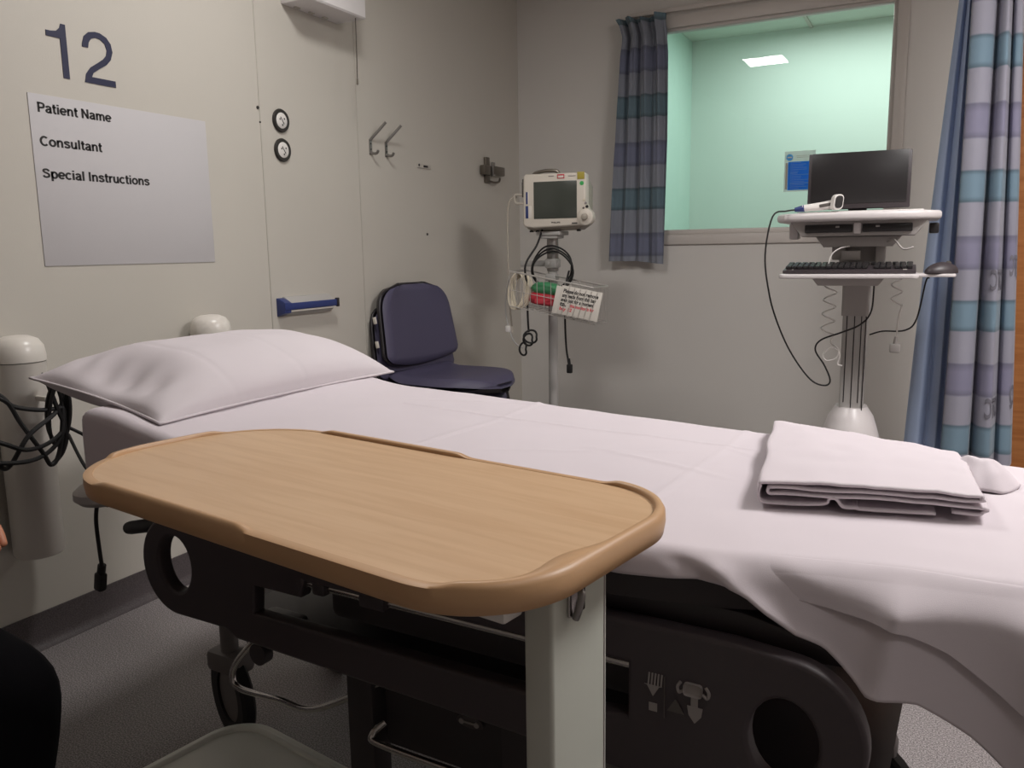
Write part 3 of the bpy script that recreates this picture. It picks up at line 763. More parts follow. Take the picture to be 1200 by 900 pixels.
for k in range(3):
    rr = .100 - .005 * k
    m.tube([(rr * math.cos(2 * PI * q / 20) * (1 + .05 * k) + .012 + .008 * k, .012 * math.sin(q + k) - .012 * k, rr * 1.02 * math.sin(2 * PI * q / 20) - .015 - .008 * k) for q in range(20)], .0042, 8, closed=True, sub=3)
m.build('cable_loops', M['rubber'], t, 180)
t, b = cable('plug_lead', 'black lead hanging right of pole with plug at end', [(.70, 3.56, 1.0), (.705, 3.52, .95), (.706, 3.50, .86), (.706, 3.5, .74), (.712, 3.5, .64), (.722, 3.5, .585)], .0048, 'rubber')
MB().tube([(.722 - b.x, 3.5 - b.y, .60 - b.z), (.726 - b.x, 3.5 - b.y, .57 - b.z)], .008, 8).box((.727 - b.x, 3.5 - b.y, .553 - b.z), (.026, .02, .042), .005).build('plug', M['rubber'], t)
t = thing('tubing_coil', 'coil of cream tubing hung on left end of basket', 'tubing', (.50, PY - .15, .912))
m = MB()
for k in range(6):
    sx = .035 + .003 * math.sin(k); rz = .082 - .003 * (k % 3)
    m.tube([((sx + .002 * k) * math.cos(2 * PI * q / 22) + .004 * k - .01, .022 * math.sin(2 * PI * q / 22 + .4) + .007 * (k - 3), rz * math.sin(2 * PI * q / 22)) for q in range(22)], .0038, 7, closed=True, sub=3)
m.build('tubing_loops', M['cream'], t, 180)
t, b = cable('clear_tubing', 'translucent tubing drooping from left side of the monitor', [(.435, 3.56, 1.345), (.41, 3.54, 1.33), (.40, 3.53, 1.25), (.405, 3.52, 1.05), (.41, 3.52, .85), (.42, 3.52, .73)], .0042, 'tubing', cat='tubing')
MB().lathe([(.006, 0), (.009, -.01), (.007, -.03), (0, -.03)], (.42 - b.x, 3.52 - b.y, .74 - b.z)).build('tip', M['case'], t)

# ------------------------------------------------------------------ computer cart
cart = thing('computer_cart', 'white medical computer cart on grey column beside bay curtain', 'cart', (1.977, 3.10, 0), math.radians(2))
def C_(p): return (p[0] - 1.99, p[1] - 3.10, p[2])
m = MB()
m.prism(rrect(0, 0, .078, .11, .012), (0, 0, .36), (1, 0, 0), (0, 1, 0), (0, 0, 1), .68); m.build('column', M['greym'], cart, 30)
m = MB()
for x, z0_, z1_ in ((-.024, .56, .86), (.0, .52, .86), (.022, .56, .86), (.036, .52, .98)): m.box((x, -.0555, (z0_ + z1_) / 2), (.003, .002, z1_ - z0_), .0004)
m.build('column_slot', M['ink'], cart)
m = MB().prism(rrect(0, 0, .088, .12, .014), (-.0, 0, .86), (1, 0, 0), (0, 1, 0), (0, 0, 1), .15).build('column_sleeve', M['cartgrey'], cart, 30)
m = MB().grid(lambda u, v: Vector(((.052 + .100 * (1 - v) ** .6) * math.cos(2 * PI * u) * 1.0, (.07 + .11 * (1 - v) ** .6) * math.sin(2 * PI * u), .12 + .42 * v)), 32, 12, closeu=True)
m.prism(circ(0, 0, .052, .07, 32), (0, 0, .535), (1, 0, 0), (0, 1, 0), (0, 0, 1), .006)
m.build('column_skirt', M['cart'], cart, 60)
m = MB()
for k in range(4):
    a = PI / 4 + PI / 2 * k
    m.prism([(-.05, 0), (.05, 0), (.032, .27), (-.032, .27)], (math.cos(a) * .02, math.sin(a) * .02, .08), (-math.sin(a), math.cos(a), 0), (math.cos(a), math.sin(a), 0), (0, 0, 1), .05, .01)
m.build('base', M['cart'], cart, 40)
for k in range(4):
    a = PI / 4 + PI / 2 * k; x, y = math.cos(a) * .26, math.sin(a) * .26
    MB().cyl((x - .02, y, .04), (x + .02, y, .04), .04, seg=20).cyl((x, y, .06), (x, y, .085), .01, seg=10).build('castor', M['cartgrey'], cart)
# work surface with rounded front lip
def ws(sc, z):
    front = [(-.256 * sc, -.125), (-.225 * sc, -.185), (-.12, -.222), (0, -.232), (.12, -.222), (.20 * sc, -.19), (.242 * sc, -.13)]
    return front + [(.244 * sc, .12), (.2, .17), (-.21, .17), (-.252 * sc, .12)]
m = MB().prism(ws(1.0, 0), (0, 0, 1.176), (1, 0, 0), (0, 1, 0), (0, 0, 1), .028, .010, 3)
m.build('work_surface', M['cart'], cart, 40)
MB().prism([(-.19, -.14), (.19, -.14), (.17, .12), (-.17, .12)], (0, 0, 1.2035), (1, 0, 0), (0, 1, 0), (0, 0, 1), .006, .002).build('surface_inlay', M['white'], cart, 30)
MB().box((-.005, -.222, 1.186), (.05, .004, .005), .001).build('faint_lettering', M['seam'], cart)
m = MB()
m.prism([(-.21, 0), (.21, 0), (.17, -.05), (-.17, -.05)], (0, -.17, 1.178), (1, 0, 0), (0, 0, 1), (0, 1, 0), .28, .004).build('drawer_housing', M['cartgrey'], cart, 30)
for s_ in (-1, 1):
    o = MB().box((s_ * .088 + .0, -.174, 1.153), (.146, .012, .026), .003).build('drawer', M['screenb'], cart)
    MB().box((s_ * .06, -.181, 1.158), (.012, .004, .006), .001).build('latch', M['cartgrey'], o)
MB().box((.0, -.178, 1.152), (.022, .014, .034), .003).build('drawer_divider', M['cart'], cart)
m = MB().prism([(-.13, 0), (.13, 0), (.105, -.034), (-.105, -.034)], (0, -.13, 1.127), (1, 0, 0), (0, 0, 1), (0, 1, 0), .2, .004)
m.build('underside_tray', M['cartgrey'], cart, 30)
m = MB().box((-.06, -.06, 1.075), (.04, .06, .05), .005).box((.07, -.06, 1.07), (.03, .06, .06), .005).box((.01, .0, 1.05), (.14, .08, .1), .006).box((-.02, -.1, 1.065), (.06, .02, .03), .003)
m.build('lift_bracket', M['cartgrey'], cart, 30)
MB().box((-.205, -.06, 1.148), (.03, .07, .055), .006).build('side_pod', M['cart'], cart)
MB().box((.225, -.02, 1.15), (.028, .06, .034), .004).build('side_port', M['screenb'], cart)
m = MB().prism(rrect(-.02, -.2, .41, .19, .02), (0, 0, .995), (1, 0, 0), (0, 1, 0), (0, 0, 1), .014, .004, 2)
m.build('keyboard_tray', M['cart'], cart, 40)
MB().prism(rrect(.225, -.2, .125, .12, .02), (0, 0, .9985), (1, 0, 0), (0, 1, 0), (0, 0, 1), .010, .003, 2).build('mouse_shelf', M['cart'], cart, 40)
MB().prism([(-.13, 0), (.09, 0), (.07, -.026), (-.11, -.026)], (0, -.22, .9955), (1, 0, 0), (0, 0, 1), (0, 1, 0), .16, .003).build('tray_slide', M['cartgrey'], cart, 30)
# keyboard
kb = thing('keyboard', 'black computer keyboard on the pull-out tray of cart', 'keyboard', (1.965, 2.90, 1.010), math.radians(2))
MB().prism([(-.068, 0), (.068, 0), (.068, .020), (.058, .024), (-.055, .012), (-.068, .009)], (-.196, 0, .0005), (0, 1, 0), (0, 0, 1), (1, 0, 0), .392, .002).build('keyboard_body', M['black'], kb, 30)
def key_block(x0, nx, y0, ny, px=.0178, py=.0185):
    k = MB()
    for i in range(nx):
        for j in range(ny):
            y = y0 + j * py; z = .018 + (y + .055) * .105
            k.box((x0 + i * px, y, z), (px * .84, py * .82, .009), .0018, rotm('X', .1), 1)
    return k
for args in ((-.182, 14, -.040, 5), (.083, 3, -.040, 5), (.143, 3, -.040, 5)):
    key_block(*args).build('key_block', M['screenb'], kb, 30)
key_block(-.182, 18, .056, 1, .0212).build('function_keys', M['screenb'], kb, 30)
MB().box((.165, -.0635, .0125), (.012, .002, .003), .0005).box((-.165, -.0635, .0125), (.004, .002, .003), .0005).build('indicator', M['cartgrey'], kb)
# mouse
ms = thing('computer_mouse', 'black computer mouse at right end of cart tray', 'mouse', (2.232, 2.885, 1.0085), math.radians(40))
def mouse(u, v):
    a = 2 * PI * u; r = math.sin(PI / 2 * min(1, (1 - v) * 1.0)) ** .6 if v < 1 else 0
    return Vector((.055 * math.cos(a) * r, .031 * math.sin(a) * r, .002 + .034 * v ** .8 * (1 + .15 * math.cos(a) * (1 - v))))
MB().grid(mouse, 26, 12, closeu=True).prism(circ(0, 0, .054, .030, 26), (0, 0, .0005), (1, 0, 0), (0, 1, 0), (0, 0, 1), .003).build('mouse_shell', M['black'], ms, 180)
MB().cyl((.024, -.004, .031), (.024, .004, .031), .007, seg=14).build('scroll_wheel', M['icon2'], ms)
# flat monitor
fm = thing('computer_monitor', 'black flat screen computer monitor standing on cart top', 'monitor', (1.962, 3.13, 1.2045), math.radians(3))
MB().box((0, 0, .112), (.325, .018, .190), .003, rotm('X', -.06)).box((0, .014, .115), (.22, .02, .13), .006, rotm('X', -.06)).build('monitor_case', M['black'], fm, 30)
MB().box((0, -.0095, .122), (.303, .002, .172), .0005, rotm('X', -.06)).build('screen', M['screenb'], fm, 30)
MB().box((-.01, -.0112 + .006, .026), (.018, .002, .004), .0005).build('badge', M['cartgrey'], fm)
MB().box((0, .025, .04), (.06, .018, .08), .004).build('monitor_neck', M['black'], fm)
MB().prism(rrect(0, .03, .17, .12, .03), (0, 0, .0055), (1, 0, 0), (0, 1, 0), (0, 0, 1), .006, .002).build('monitor_foot', M['black'], fm, 30)
# barcode scanner
sc = thing('barcode_scanner', 'white and grey handheld barcode scanner lying on cart', 'scanner', (1.865, 2.955, 1.222), math.radians(6))
m = MB().tube([(-.058, 0, 0), (-.03, 0, .002), (.01, 0, .006), (.045, 0, .012)], lambda t_: .0105 + .005 * t_, 14); m.build('handle', M['white'], sc, 180)
MB().tube([(-.082, 0, -.004), (-.066, 0, -.002), (-.052, 0, .0)], lambda t_: .007 + .005 * t_, 12).build('tail_grip', M['navyplastic'], sc, 180)
MB().box((.015, -.0125, .008), (.04, .006, .011), .003, rotm('Y', -.15)).build('trigger_panel', M['icon2'], sc)
m = MB().prism(rrect(0, 0, .036, .05, .014), (.043, -.004, .016), (.82, .57, 0), (.1, 0, 1), (.57, -.82, 0), .022, .004); m.build('scan_head', M['white'], sc, 40)
MB().prism(rrect(0, 0, .027, .04, .011), (.055, -.0225, .0165), (.82, .57, 0), (.1, 0, 1), (.57, -.82, 0), .002, .0005).build('scan_window', M['screenb'], sc, 40)
# cables of the cart
t, b = cable('scanner_cable', 'thin black cable hanging in loop from cart left side', [(1.79, 2.957, 1.218), (1.765, 2.90, 1.213), (1.728, 2.86, 1.195), (1.708, 2.86, 1.07), (1.72, 2.88, .95), (1.742, 2.90, .86), (1.78, 2.93, .76), (1.83, 2.94, .68), (1.87, 2.94, .64), (1.908, 2.94, .632), (1.92, 2.94, .652), (1.90, 2.94, .70), (1.869, 2.94, .75), (1.885, 2.94, .785), (1.945, 2.96, .81), (2.0, 2.99, .835), (2.03, 3.02, .875), (2.035, 3.03, .95), (2.033, 3.03, .99)], .0028, 'rubber')
t, b = cable('power_lead', 'thin black lead swagged across cart column towards the curtain', [(2.03, 3.02, .80), (2.07, 3.0, .815), (2.138, 2.98, .822), (2.17, 2.97, .86), (2.19, 2.96, .98), (2.2, 2.96, .992)], .0026, 'rubber')
def helix(p0, p1, r, turns, n=14):
    p0, p1 = Vector(p0), Vector(p1); out = []
    for k in range(int(turns * n) + 1):
        a = 2 * PI * k / n; q = p0.lerp(p1, k / (turns * n))
        out.append(q + Vector((r * math.cos(a), r * math.sin(a), 0)))
    return out
pts = helix((1.905, 2.99, .99), (1.90, 2.97, .80), .020, 4) + [Vector(q) for q in ((1.915, 2.96, .775), (1.94, 2.95, .755), (1.935, 2.95, .725), (1.905, 2.95, .715), (1.893, 2.95, .735), (1.92, 2.95, .76), (1.945, 2.95, .74), (1.94, 2.95, .705), (1.955, 2.95, .70))]
t, b = cable('spiral_cord', 'white spiral cord dangling left of the cart column', pts, .0026, 'white', base=(1.905, 2.99, .99))
pts = helix((2.105, 3.0, .992), (2.108, 2.99, .90), .016, 2) + [Vector(q) for q in ((2.116, 2.985, .86), (2.114, 2.98, .80), (2.112, 2.98, .775))]
t, b = cable('mains_cord', 'white spiral cord with square plug hanging right of column', pts, .0024, 'white', base=(2.105, 3.0, .992))
MB().box((2.112 - b.x, 2.98 - b.y, .762 - b.z), (.034, .022, .030), .005).cyl((2.112 - b.x, 2.98 - b.y, .775 - b.z), (2.112 - b.x, 2.98 - b.y, .80 - b.z), .008, .004, 12).build('plug', M['cartgrey'], t)
m_pts = [(2.06, 2.99, 1.10), (2.09, 2.95, 1.115), (2.12, 2.93, 1.085), (2.15, 2.93, 1.09)]
t, b = cable('looped_lead', 'short grey looped lead under the cart work surface', m_pts, .003, 'cartgrey')
t, b = cable('white_lead', 'thin white lead looping between cart top and keyboard tray', [(1.96, 2.95, 1.095), (1.935, 2.93, 1.09), (1.91, 2.92, 1.07), (1.90, 2.92, 1.035), (1.90, 2.94, 1.012)], .0022, 'white')

def sheer(name, c, f=.6, thin=0.0):
    m = mat(name, c, .6); nt = m.node_tree; b = nt.nodes['Principled BSDF']
    t = nt.nodes.new('ShaderNodeBsdfTranslucent'); t.inputs['Color'].default_value = lin(c)
    mx = nt.nodes.new('ShaderNodeMixShader'); mx.inputs[0].default_value = f
    tr_ = nt.nodes.new('ShaderNodeBsdfTransparent'); m2 = nt.nodes.new('ShaderNodeMixShader'); m2.inputs[0].default_value = thin
    out = [n for n in nt.nodes if n.type == 'OUTPUT_MATERIAL'][0]
    nt.links.new(b.outputs[0], mx.inputs[1]); nt.links.new(t.outputs[0], mx.inputs[2]); nt.links.new(mx.outputs[0], m2.inputs[1]); nt.links.new(tr_.outputs[0], m2.inputs[2]); nt.links.new(m2.outputs[0], out.inputs[0]); return m
M['noticewhite'] = sheer('notice_paper', (255, 255, 255), .85, .35); M['noticeblue'] = sheer('notice_blue_ink', (120, 190, 255), .9); M['noticelight'] = sheer('notice_light_print', (225, 238, 250), .9)
# blue notice on the window pane
nb = thing('window_notice', 'small white and blue printed notice stuck on window pane', 'notice', (1.565, YB + .0455, 1.372))
MB().box((0, 0, .10), (.15, .0012, .20), .0003).build('notice_sheet', M['noticewhite'], nb)
o = MB().box((.006, -.0012, .078), (.125, .001, .140), .0002).build('blue_panel', M['noticeblue'], nb)
m = MB()
random.seed(3)
for k in range(16):
    wd = .035 + .075 * random.random(); m.box((-.045 + wd / 2, -.0022, .143 - .0085 * k), (wd, .0006, .0022 + (.002 if k in (6, 12) else 0)), .0001, seg=1)
m.build('print_line', M['noticelight'], nb)
MB().lathe([(.0165, 0), (.0165, .001), (0, .001)], (-.050, -.0008, .170), (0, -1, 0), 24).build('round_logo', M['noticeblue'], nb)
MB().box((-.050, -.0024, .170), (.022, .0006, .006), .0001).build('logo_band', M['label'], nb)
MB().box((.02, -.0012, .176), (.075, .0006, .002), .0001).build('faint_lettering', M['seam'], nb); MB().box((.02, -.0012, .168), (.07, .0006, .002), .0001).build('faint_lettering', M['seam'], nb)
MB().box((-.063, -.0012, .078), (.010, .0008, .13), .0001).build('margin_strip', M['case2'], nb)

# ------------------------------------------------------------------ curtains
def catmull(pts, t):
    n = len(pts) - 1; x = t * n; i = min(n - 1, int(x)); f = x - i
    p = lambda k: Vector(pts[max(0, min(n, k))] if 0 <= k <= n else (Vector(pts[0]) * 2 - Vector(pts[1]) if k < 0 else Vector(pts[n]) * 2 - Vector(pts[n - 1])))
    p0, p1, p2, p3 = p(i - 1), p(i), p(i + 1), p(i + 2)
    return .5 * ((2 * p1) + (p2 - p0) * f + (2 * p0 - 5 * p1 + 4 * p2 - p3) * f * f + (3 * p1 - p0 - 3 * p2 + p3) * f ** 3)
# window curtain, gathered at its heading tape
wc = thing('window_curtain', 'short blue grey striped curtain gathered at window left side', 'curtain', (.75, YB - .06, 1.03))
def wcf(u, v, off=0):
    z = 1.262 * v
    zt = z + 1.03
    spread = .5 + .5 * (1 - v) * .35 + (.06 if v > .93 else 0)
    half = lerp_table([(0, .157), (.1, .153), (.35, .145), (.6, .137), (.85, .128), (.92, .118), (.97, .122), (1, .135)], v)
    cx_ = lerp_table([(0, -.005), (.5, .02), (.93, .03), (1, .008)], v)
    x = cx_ + half * (2 * u - 1)
    amp = .010 + .022 * v ** .8
    if v > .9: amp *= 1.15
    d = amp * math.sin(u * 2 * PI * 3.6 + 1.1 + .9 * math.sin(v * 2.2)) + .35 * amp * math.sin(u * 2 * PI * 8 + v * 5)
    d += .012 * math.sin(u * 2 * PI * 1.4 + 4 * v)
    if v > .88: d += .006 * math.sin(u * 70 + 3)
    if u > .86: d += .02 * (u - .86) / .14
    if v < .03: z += .0 - .018 * max(0, (u - .5)) * 2 * (1 - v / .03)
    return Vector((x, -.012 - d * .8 + off, z + .01 * math.sin(u * 9) * (v > .97)))
MB().grid(lambda u, v: wcf(u, v), 96, 70).build('cloth', M['wcurt'], wc, 180)
m = MB(); 
def tape(u, v): 
    p = wcf(u, .925 + .012 * v); return p + Vector((0, -.0015, 0))
MB().grid(tape, 96, 3).build('heading_tape', M['wcurt'], wc, 180)
o = bpy.data.objects.new('curtain_rail', None); bpy.data.objects.remove(o)
rl = thing('curtain_rail', 'white curtain track along the top of the window', 'rail', ((WX0 + WX1) / 2 + .05, YB - .03, 2.315))
MB().box((0, 0, 0), (1.5, .018, .022), .003).build('track', M['frame'], rl)
m = MB()
for x in (-.6, 0, .6): m.box((x, .016, .002), (.02, .03, .03), .002)
m.build('rail_bracket', M['frame'], rl)
# bay curtain: plain shaded fold on the left, striped pleats towards the room
bc = thing('bay_curtain', 'tall striped blue and lilac privacy curtain beside wooden door', 'curtain', (2.3, 3.62, .262))
H = ZC - .262 - .04
def lerp3(a, b_, t_): return Vector(a) * (1 - t_) + Vector(b_) * t_
# plan paths at hem and at heading (x, y) relative to the base
hem = [(-.005, .02), (-.012, -.07), (-.03, -.115), (.015, -.135), (.06, -.105), (.072, -.04), (.09, -.11), (.13, -.13), (.148, -.06), (.158, -.02), (.17, -.055), (.205, -.05), (.216, -.0)]
head = [(-.03, .03), (-.035, -.03), (-.03, -.075), (.0, -.09), (.035, -.07), (.05, -.03), (.06, -.075), (.07, -.085), (.078, -.04), (.083, -.01), (.088, -.05), (.106, -.045), (.112, 0)]
mid = [(-.005, .02), (-.012, -.07), (-.018, -.11), (.02, -.125), (.05, -.10), (.064, -.04), (.08, -.105), (.106, -.12), (.118, -.06), (.125, -.02), (.134, -.055), (.155, -.05), (.163, 0)]
def bcf(u, v):
    a = catmull([(x, y, 0) for x, y in hem], u); b_ = catmull([(x, y, 0) for x, y in mid], u); c_ = catmull([(x, y, 0) for x, y in head], u)
    p = a * (1 - v) ** 2 + b_ * 2 * v * (1 - v) + c_ * v * v
    return Vector((p.x, p.y, H * v))
MB().grid(bcf, 110, 50).build('cloth', M['bay'], bc, 180)
hemL = [(-.165, .10), (-.15, .05), (-.115, .02), (-.09, .05), (-.075, .03), (-.05, -.0), (-.03, .03), (-.01, .0), (-.005, .02)]
headL = [(-.02, .09), (-.025, .06), (-.02, .04), (-.015, .06), (-.02, .045), (-.024, .02), (-.026, .04), (-.028, .03), (-.03, .03)]
midL = [(-.12, .10), (-.115, .06), (-.09, .03), (-.07, .05), (-.06, .03), (-.04, .0), (-.03, .03), (-.02, .02), (-.015, .025)]
def bcl(u, v):
    a = catmull([(x, y, 0) for x, y in hemL], u); b_ = catmull([(x, y, 0) for x, y in midL], u); c_ = catmull([(x, y, 0) for x, y in headL], u)
    p = a * (1 - v) ** 2 + b_ * 2 * v * (1 - v) + c_ * v * v
    return Vector((p.x, p.y, H * v))
o = MB().grid(bcl, 70, 50).build('turned_back_fold', M['lining'], bc, 180); o['label'] = 'plain blue reverse of the curtain'
tr = thing('curtain_track', 'white curtain track under ceiling above bay curtain', 'track', (2.39, 3.6, ZC - .02))
MB().box((0, 0, .0), (.6, .03, .038), .004).build('track', M['frame'], tr)
# faint mirrored print on the pale bands
def print_on(body, u0, z, wd, hh):
    me = text_fit(body, wd, hh, bold=.003, depth=0, res=3)
    bm = bmesh.new(); bm.from_mesh(me); bmesh.ops.triangulate(bm, faces=bm.faces[:])
    bmesh.ops.subdivide_edges(bm, edges=bm.edges[:], cuts=2, use_grid_fill=True)
    tot = .95
    for v_ in bm.verts:
        uu = u0 - v_.co.x / tot   # mirrored
        vv = (z + v_.co.y - .262) / H
        p = bcf(min(1, max(0, uu)), vv)
        q = bcf(min(1, max(0, uu + .002)), vv); d_ = (q - p).normalized(); n_ = Vector((d_.y, -d_.x, 0))
        if n_.y > 0: n_ = -n_
        v_.co = p + n_ * .0022
    bm.to_mesh(me); bm.free()
    return me
for body, u0, z, wd in (('OTC', .70, .93, .16), ('OTC', .70, .455, .15), ('QTC', .97, .98, .1), ('Q', .96, .50, .06)):
    o = link('print_lettering', print_on(body, u0, z, wd, .075), M['print'], bc, 180)

# ------------------------------------------------------------------ the hospital trolley (local x runs head to foot, local y towards the back wall)
BO = (1.55, 1.34, 0); BR = math.radians(-2.8)
tr = thing('hospital_trolley', 'black hospital trolley bed on castors with round cut-out side rails', 'trolley', BO, BR)
def ztop(x): return .744 - .039 * x + .024 * sstep(.5, .76, -x)
def on_side(me, y):     # xy outline -> plane x,z at local y
    me.transform(Matrix(((1, 0, 0, 0), (0, 0, -1, y), (0, 1, 0, 0), (0, 0, 0, 1)))); return me
# side rails
def rail_outline():
    out = circ(.565, .524, .087, .092, 22, -PI / 2 + .25, PI / 2 - .1, True) + [(.50, .622), (-.46, .622)] + circ(-.521, .536, .085, .088, 22, PI / 2 - .1, 1.5 * PI - .1, True)
    out += [(-.46, .449), (-.394, .449), (-.37, .436), (.45, .418), (.52, .425)]
    hole1 = circ(-.521, .541, .049, .060, 28); hole2 = circ(.563, .515, .047, .062, 28)
    win = [(-.330, .482), (-.323, .545), (-.215, .545), (-.205, .576), (.372, .576), (.372, .49), (.30, .482)]
    return [out, hole1[::-1], hole2[::-1], win[::-1]]
for side, y in (('near', -.352), ('far', .352)):
    me = curve_mesh(rail_outline(), .018, .006)
    o = link('side_rail', on_side(me, y), M['blackm'], tr, 40)
    MB().tube([(-.205, y, .562), (.42, y, .562)], .0075, 12).build('chrome_bar', M['chrome'], o, 60)
    MB().box((-.17, y, .562), (.026, .03, .022), .004).build('bar_clip', M['black'], o); MB().box((-.06, y, .562), (.05, .03, .022), .004).build('bar_clip', M['black'], o)
    if y < 0:
        lb = MB().prism([(-.052, .026), (-.056, .0), (-.04, -.032), (.052, -.032), (.052, .033), (-.046, .033)], (.440, y - .0095, .536), (1, 0, 0), (0, 0, 1), (0, -1, 0), .005, .002).build('instruction_panel', M['panel'], o, 30)
        yy = y - .0165
        def flat(poly, mt, nm='icon'):
            me = curve_mesh([poly], .0006); link(nm, on_side(me, yy), M[mt], o, 30)
        # striped arrow with a padlock below it
        k = MB()
        for i in range(5): k.box((.404 - .002 + .0042 * i - .006, yy, .557), (.0022, .001, .017), rot=rotm('Y', .08))
        k.prism([(-.012, 0), (.012, 0), (.012 - .004, -.001), (0, -.015), (-.008, -.001)], (.402, yy, .549), (1, 0, 0), (0, 0, 1), (0, -1, 0), .001)
        k.box((.402, yy, .519), (.011, .001, .011)); k.build('arrow_icon', M['icon'], o)
        MB().box((.417, yy, .536), (.0012, .001, .056)).build('divider_line', M['icon2'], o)
        k = MB().box((.454, yy, .556), (.024, .001, .017), .004).box((.456, yy, .540), (.009, .001, .016))
        k.prism([(-.010, 0), (.010, 0), (.008, -.012), (0, -.022), (-.008, -.012)], (.457, yy, .534), (1, 0, 0), (0, 0, 1), (0, -1, 0), .001)
        for s_ in (-1, 1): k.tube([(.454 + s_ * .012, yy, .553), (.454 + s_ * .018, yy, .549), (.454 + s_ * .020, yy, .556), (.454 + s_ * .016, yy, .563)], .0022, 6)
        k.build('release_icon', M['icon'], o)
        MB().prism([(-.011, 0), (.011, 0), (.004, .012), (.0, .018), (-.004, .012)], (.432, yy, .520), (1, 0, 0), (0, 0, 1), (0, -1, 0), .001).build('triangle_icon', M['icon2'], o)
# platform, bumper tip
m = MB().prism([(-.77, .62), (-.75, .60), (.56, .60), (.655, .606), (.63, .625), (.50, .65), (-.77, .665)], (0, -.322, 0), (1, 0, 0), (0, 0, 1), (0, 1, 0), .655, .006)
m.box((.80, .05, .635), (.7, .54, .04), .008)
m.build('platform', M['black'], tr, 40)
MB().box((.11, 0, .545), (.62, .62, .12), .015).build('under_tray', M['dark'], tr)
EDGE = [(-.8, .335), (-.3, .352), (.2, .374), (.35, .374), (.47, .352), (.60, .305), (.68, .285), (.80, .262), (1.2, .25)]
mt_ = MB(); NX = 40; rows = []
for i_ in range(NX + 1):
    x = -.772 + 1.85 * i_ / NX; e_ = lerp_table(EDGE, x) - .016; zt_ = ztop(x) - .009
    rows.append([mt_.bm.verts.new(p) for p in ((x, -e_, .655), (x, -e_, zt_ - .015), (x, -e_ + .015, zt_), (x, .315, zt_), (x, .33, zt_ - .015), (x, .33, .655))])
for A, B in zip(rows, rows[1:]):
    for k in range(6): mt_.bm.faces.new((A[k], A[(k + 1) % 6], B[(k + 1) % 6], B[k]))
mt_.bm.faces.new(rows[0]); mt_.bm.faces.new(rows[-1][::-1])
mt_.build('mattress', M['dark'], tr, 40)
# lifting columns and base
for x in (-.33, .36):
    MB().cyl((x, .02, .26), (x, .02, .60), .062, seg=24).lathe([(.075, .40), (.082, .405), (.082, .43), (.07, .44)], (x, .02, 0)).build('lift_column', M['black'], tr)
m = MB().prism([(-.60, .36), (-.40, .372), (.62, .372), (.66, .34), (.60, .27), (.2, .235), (-.2, .31), (-.30, .305), (-.37, .345), (-.52, .335)], (0, -.20, 0), (1, 0, 0), (0, 0, 1), (0, 1, 0), .44, .014, 2)
m.build('base_cover', M['black'], tr, 40)
m = MB()
for x in (-.188, .135): m.box((x, -.235, .245), (.06, .05, .27), .006)
m.box((-.025, -.235, .362), (.3, .045, .012), .004)
m.build('pedal_frame', M['dark'], tr)
MB().prism(rrect(-.025, .285, .26, .13, .01), (0, -.226, 0), (1, 0, 0), (0, 0, 1), (0, 1, 0), .02).build('recess_panel', M['dark'], tr, 30)
bd = MB().prism(circ(.028, .314, .027, .011, 24), (0, -.227, 0), (1, 0, 0), (0, 0, 1), (0, -1, 0), .004, .001).build('oval_badge', M['panel'], tr, 40)
MB().box((.028, -.2325, .314), (.026, .002, .003)).cyl((.013, -.231, .314), (.013, -.234, .314), .005, seg=12).cyl((.043, -.231, .314), (.043, -.234, .314), .005, seg=12).build('badge_mark', M['icon'], bd)
for pts in ([(-.13, -.26, .285), (-.143, -.28, .268), (-.12, -.285, .258), (.06, -.285, .258), (.085, -.28, .262)],
            [(-.47, -.235, .35), (-.51, -.25, .30), (-.521, -.255, .265), (-.50, -.255, .246), (-.40, -.255, .252), (-.30, -.255, .259), (-.14, -.245, .352)],
            [(.17, -.25, .33), (.20, -.27, .31), (.30, -.28, .27), (.42, -.28, .265)]):
    MB().tube(pts, .0065, 10).build('pedal_bar', M['chrome'], tr, 60)
MB().box((-.455, -.2, .365), (.10, .1, .035), .01).cyl((-.44, -.24, .335), (-.44, -.26, .335), .022, seg=20).build('pedal_bracket', M['black'], tr)
for x, y in ((-.71, -.10), (-.71, .24), (.60, -.20), (.60, .24)):
    a = .35
    o = MB().lathe([(.062, -.014), (.094, -.016), (.1, -.010), (.1, .010), (.094, .016), (.062, .014), (.062, -.014)], (x, y, .101), (math.sin(a), math.cos(a), 0), 36).build('castor', M['rubber'], tr, 40)
    MB().lathe([(.0, -.008), (.063, -.008), (.063, .008), (0, .008)], (x, y, .101), (math.sin(a), math.cos(a), 0), 30).build('wheel_disc', M['castor'], o, 40)
    s_ = 1 if x < 0 else -1
    MB().cyl((x + .0 * s_, y, .19), (x, y, .30), .02, seg=14).box((x, y, .185), (.10, .06, .05), .012).box((x + .18 * s_, y, .32), (.42, .05, .045), .01).build('castor_leg', M['castor'], tr)
MB().box((-.735, .02, .25), (.05, .06, .19), .006).build('brake_box', M['cartgrey'], tr)
MB().prism(rrect(0, 0, .035, .05, .008), (.53, .27, .13), (1, 0, 0), (0, 1, 0), (.05, 0, .45), 1.0).build('end_leg', M['cartgrey'], tr, 30)
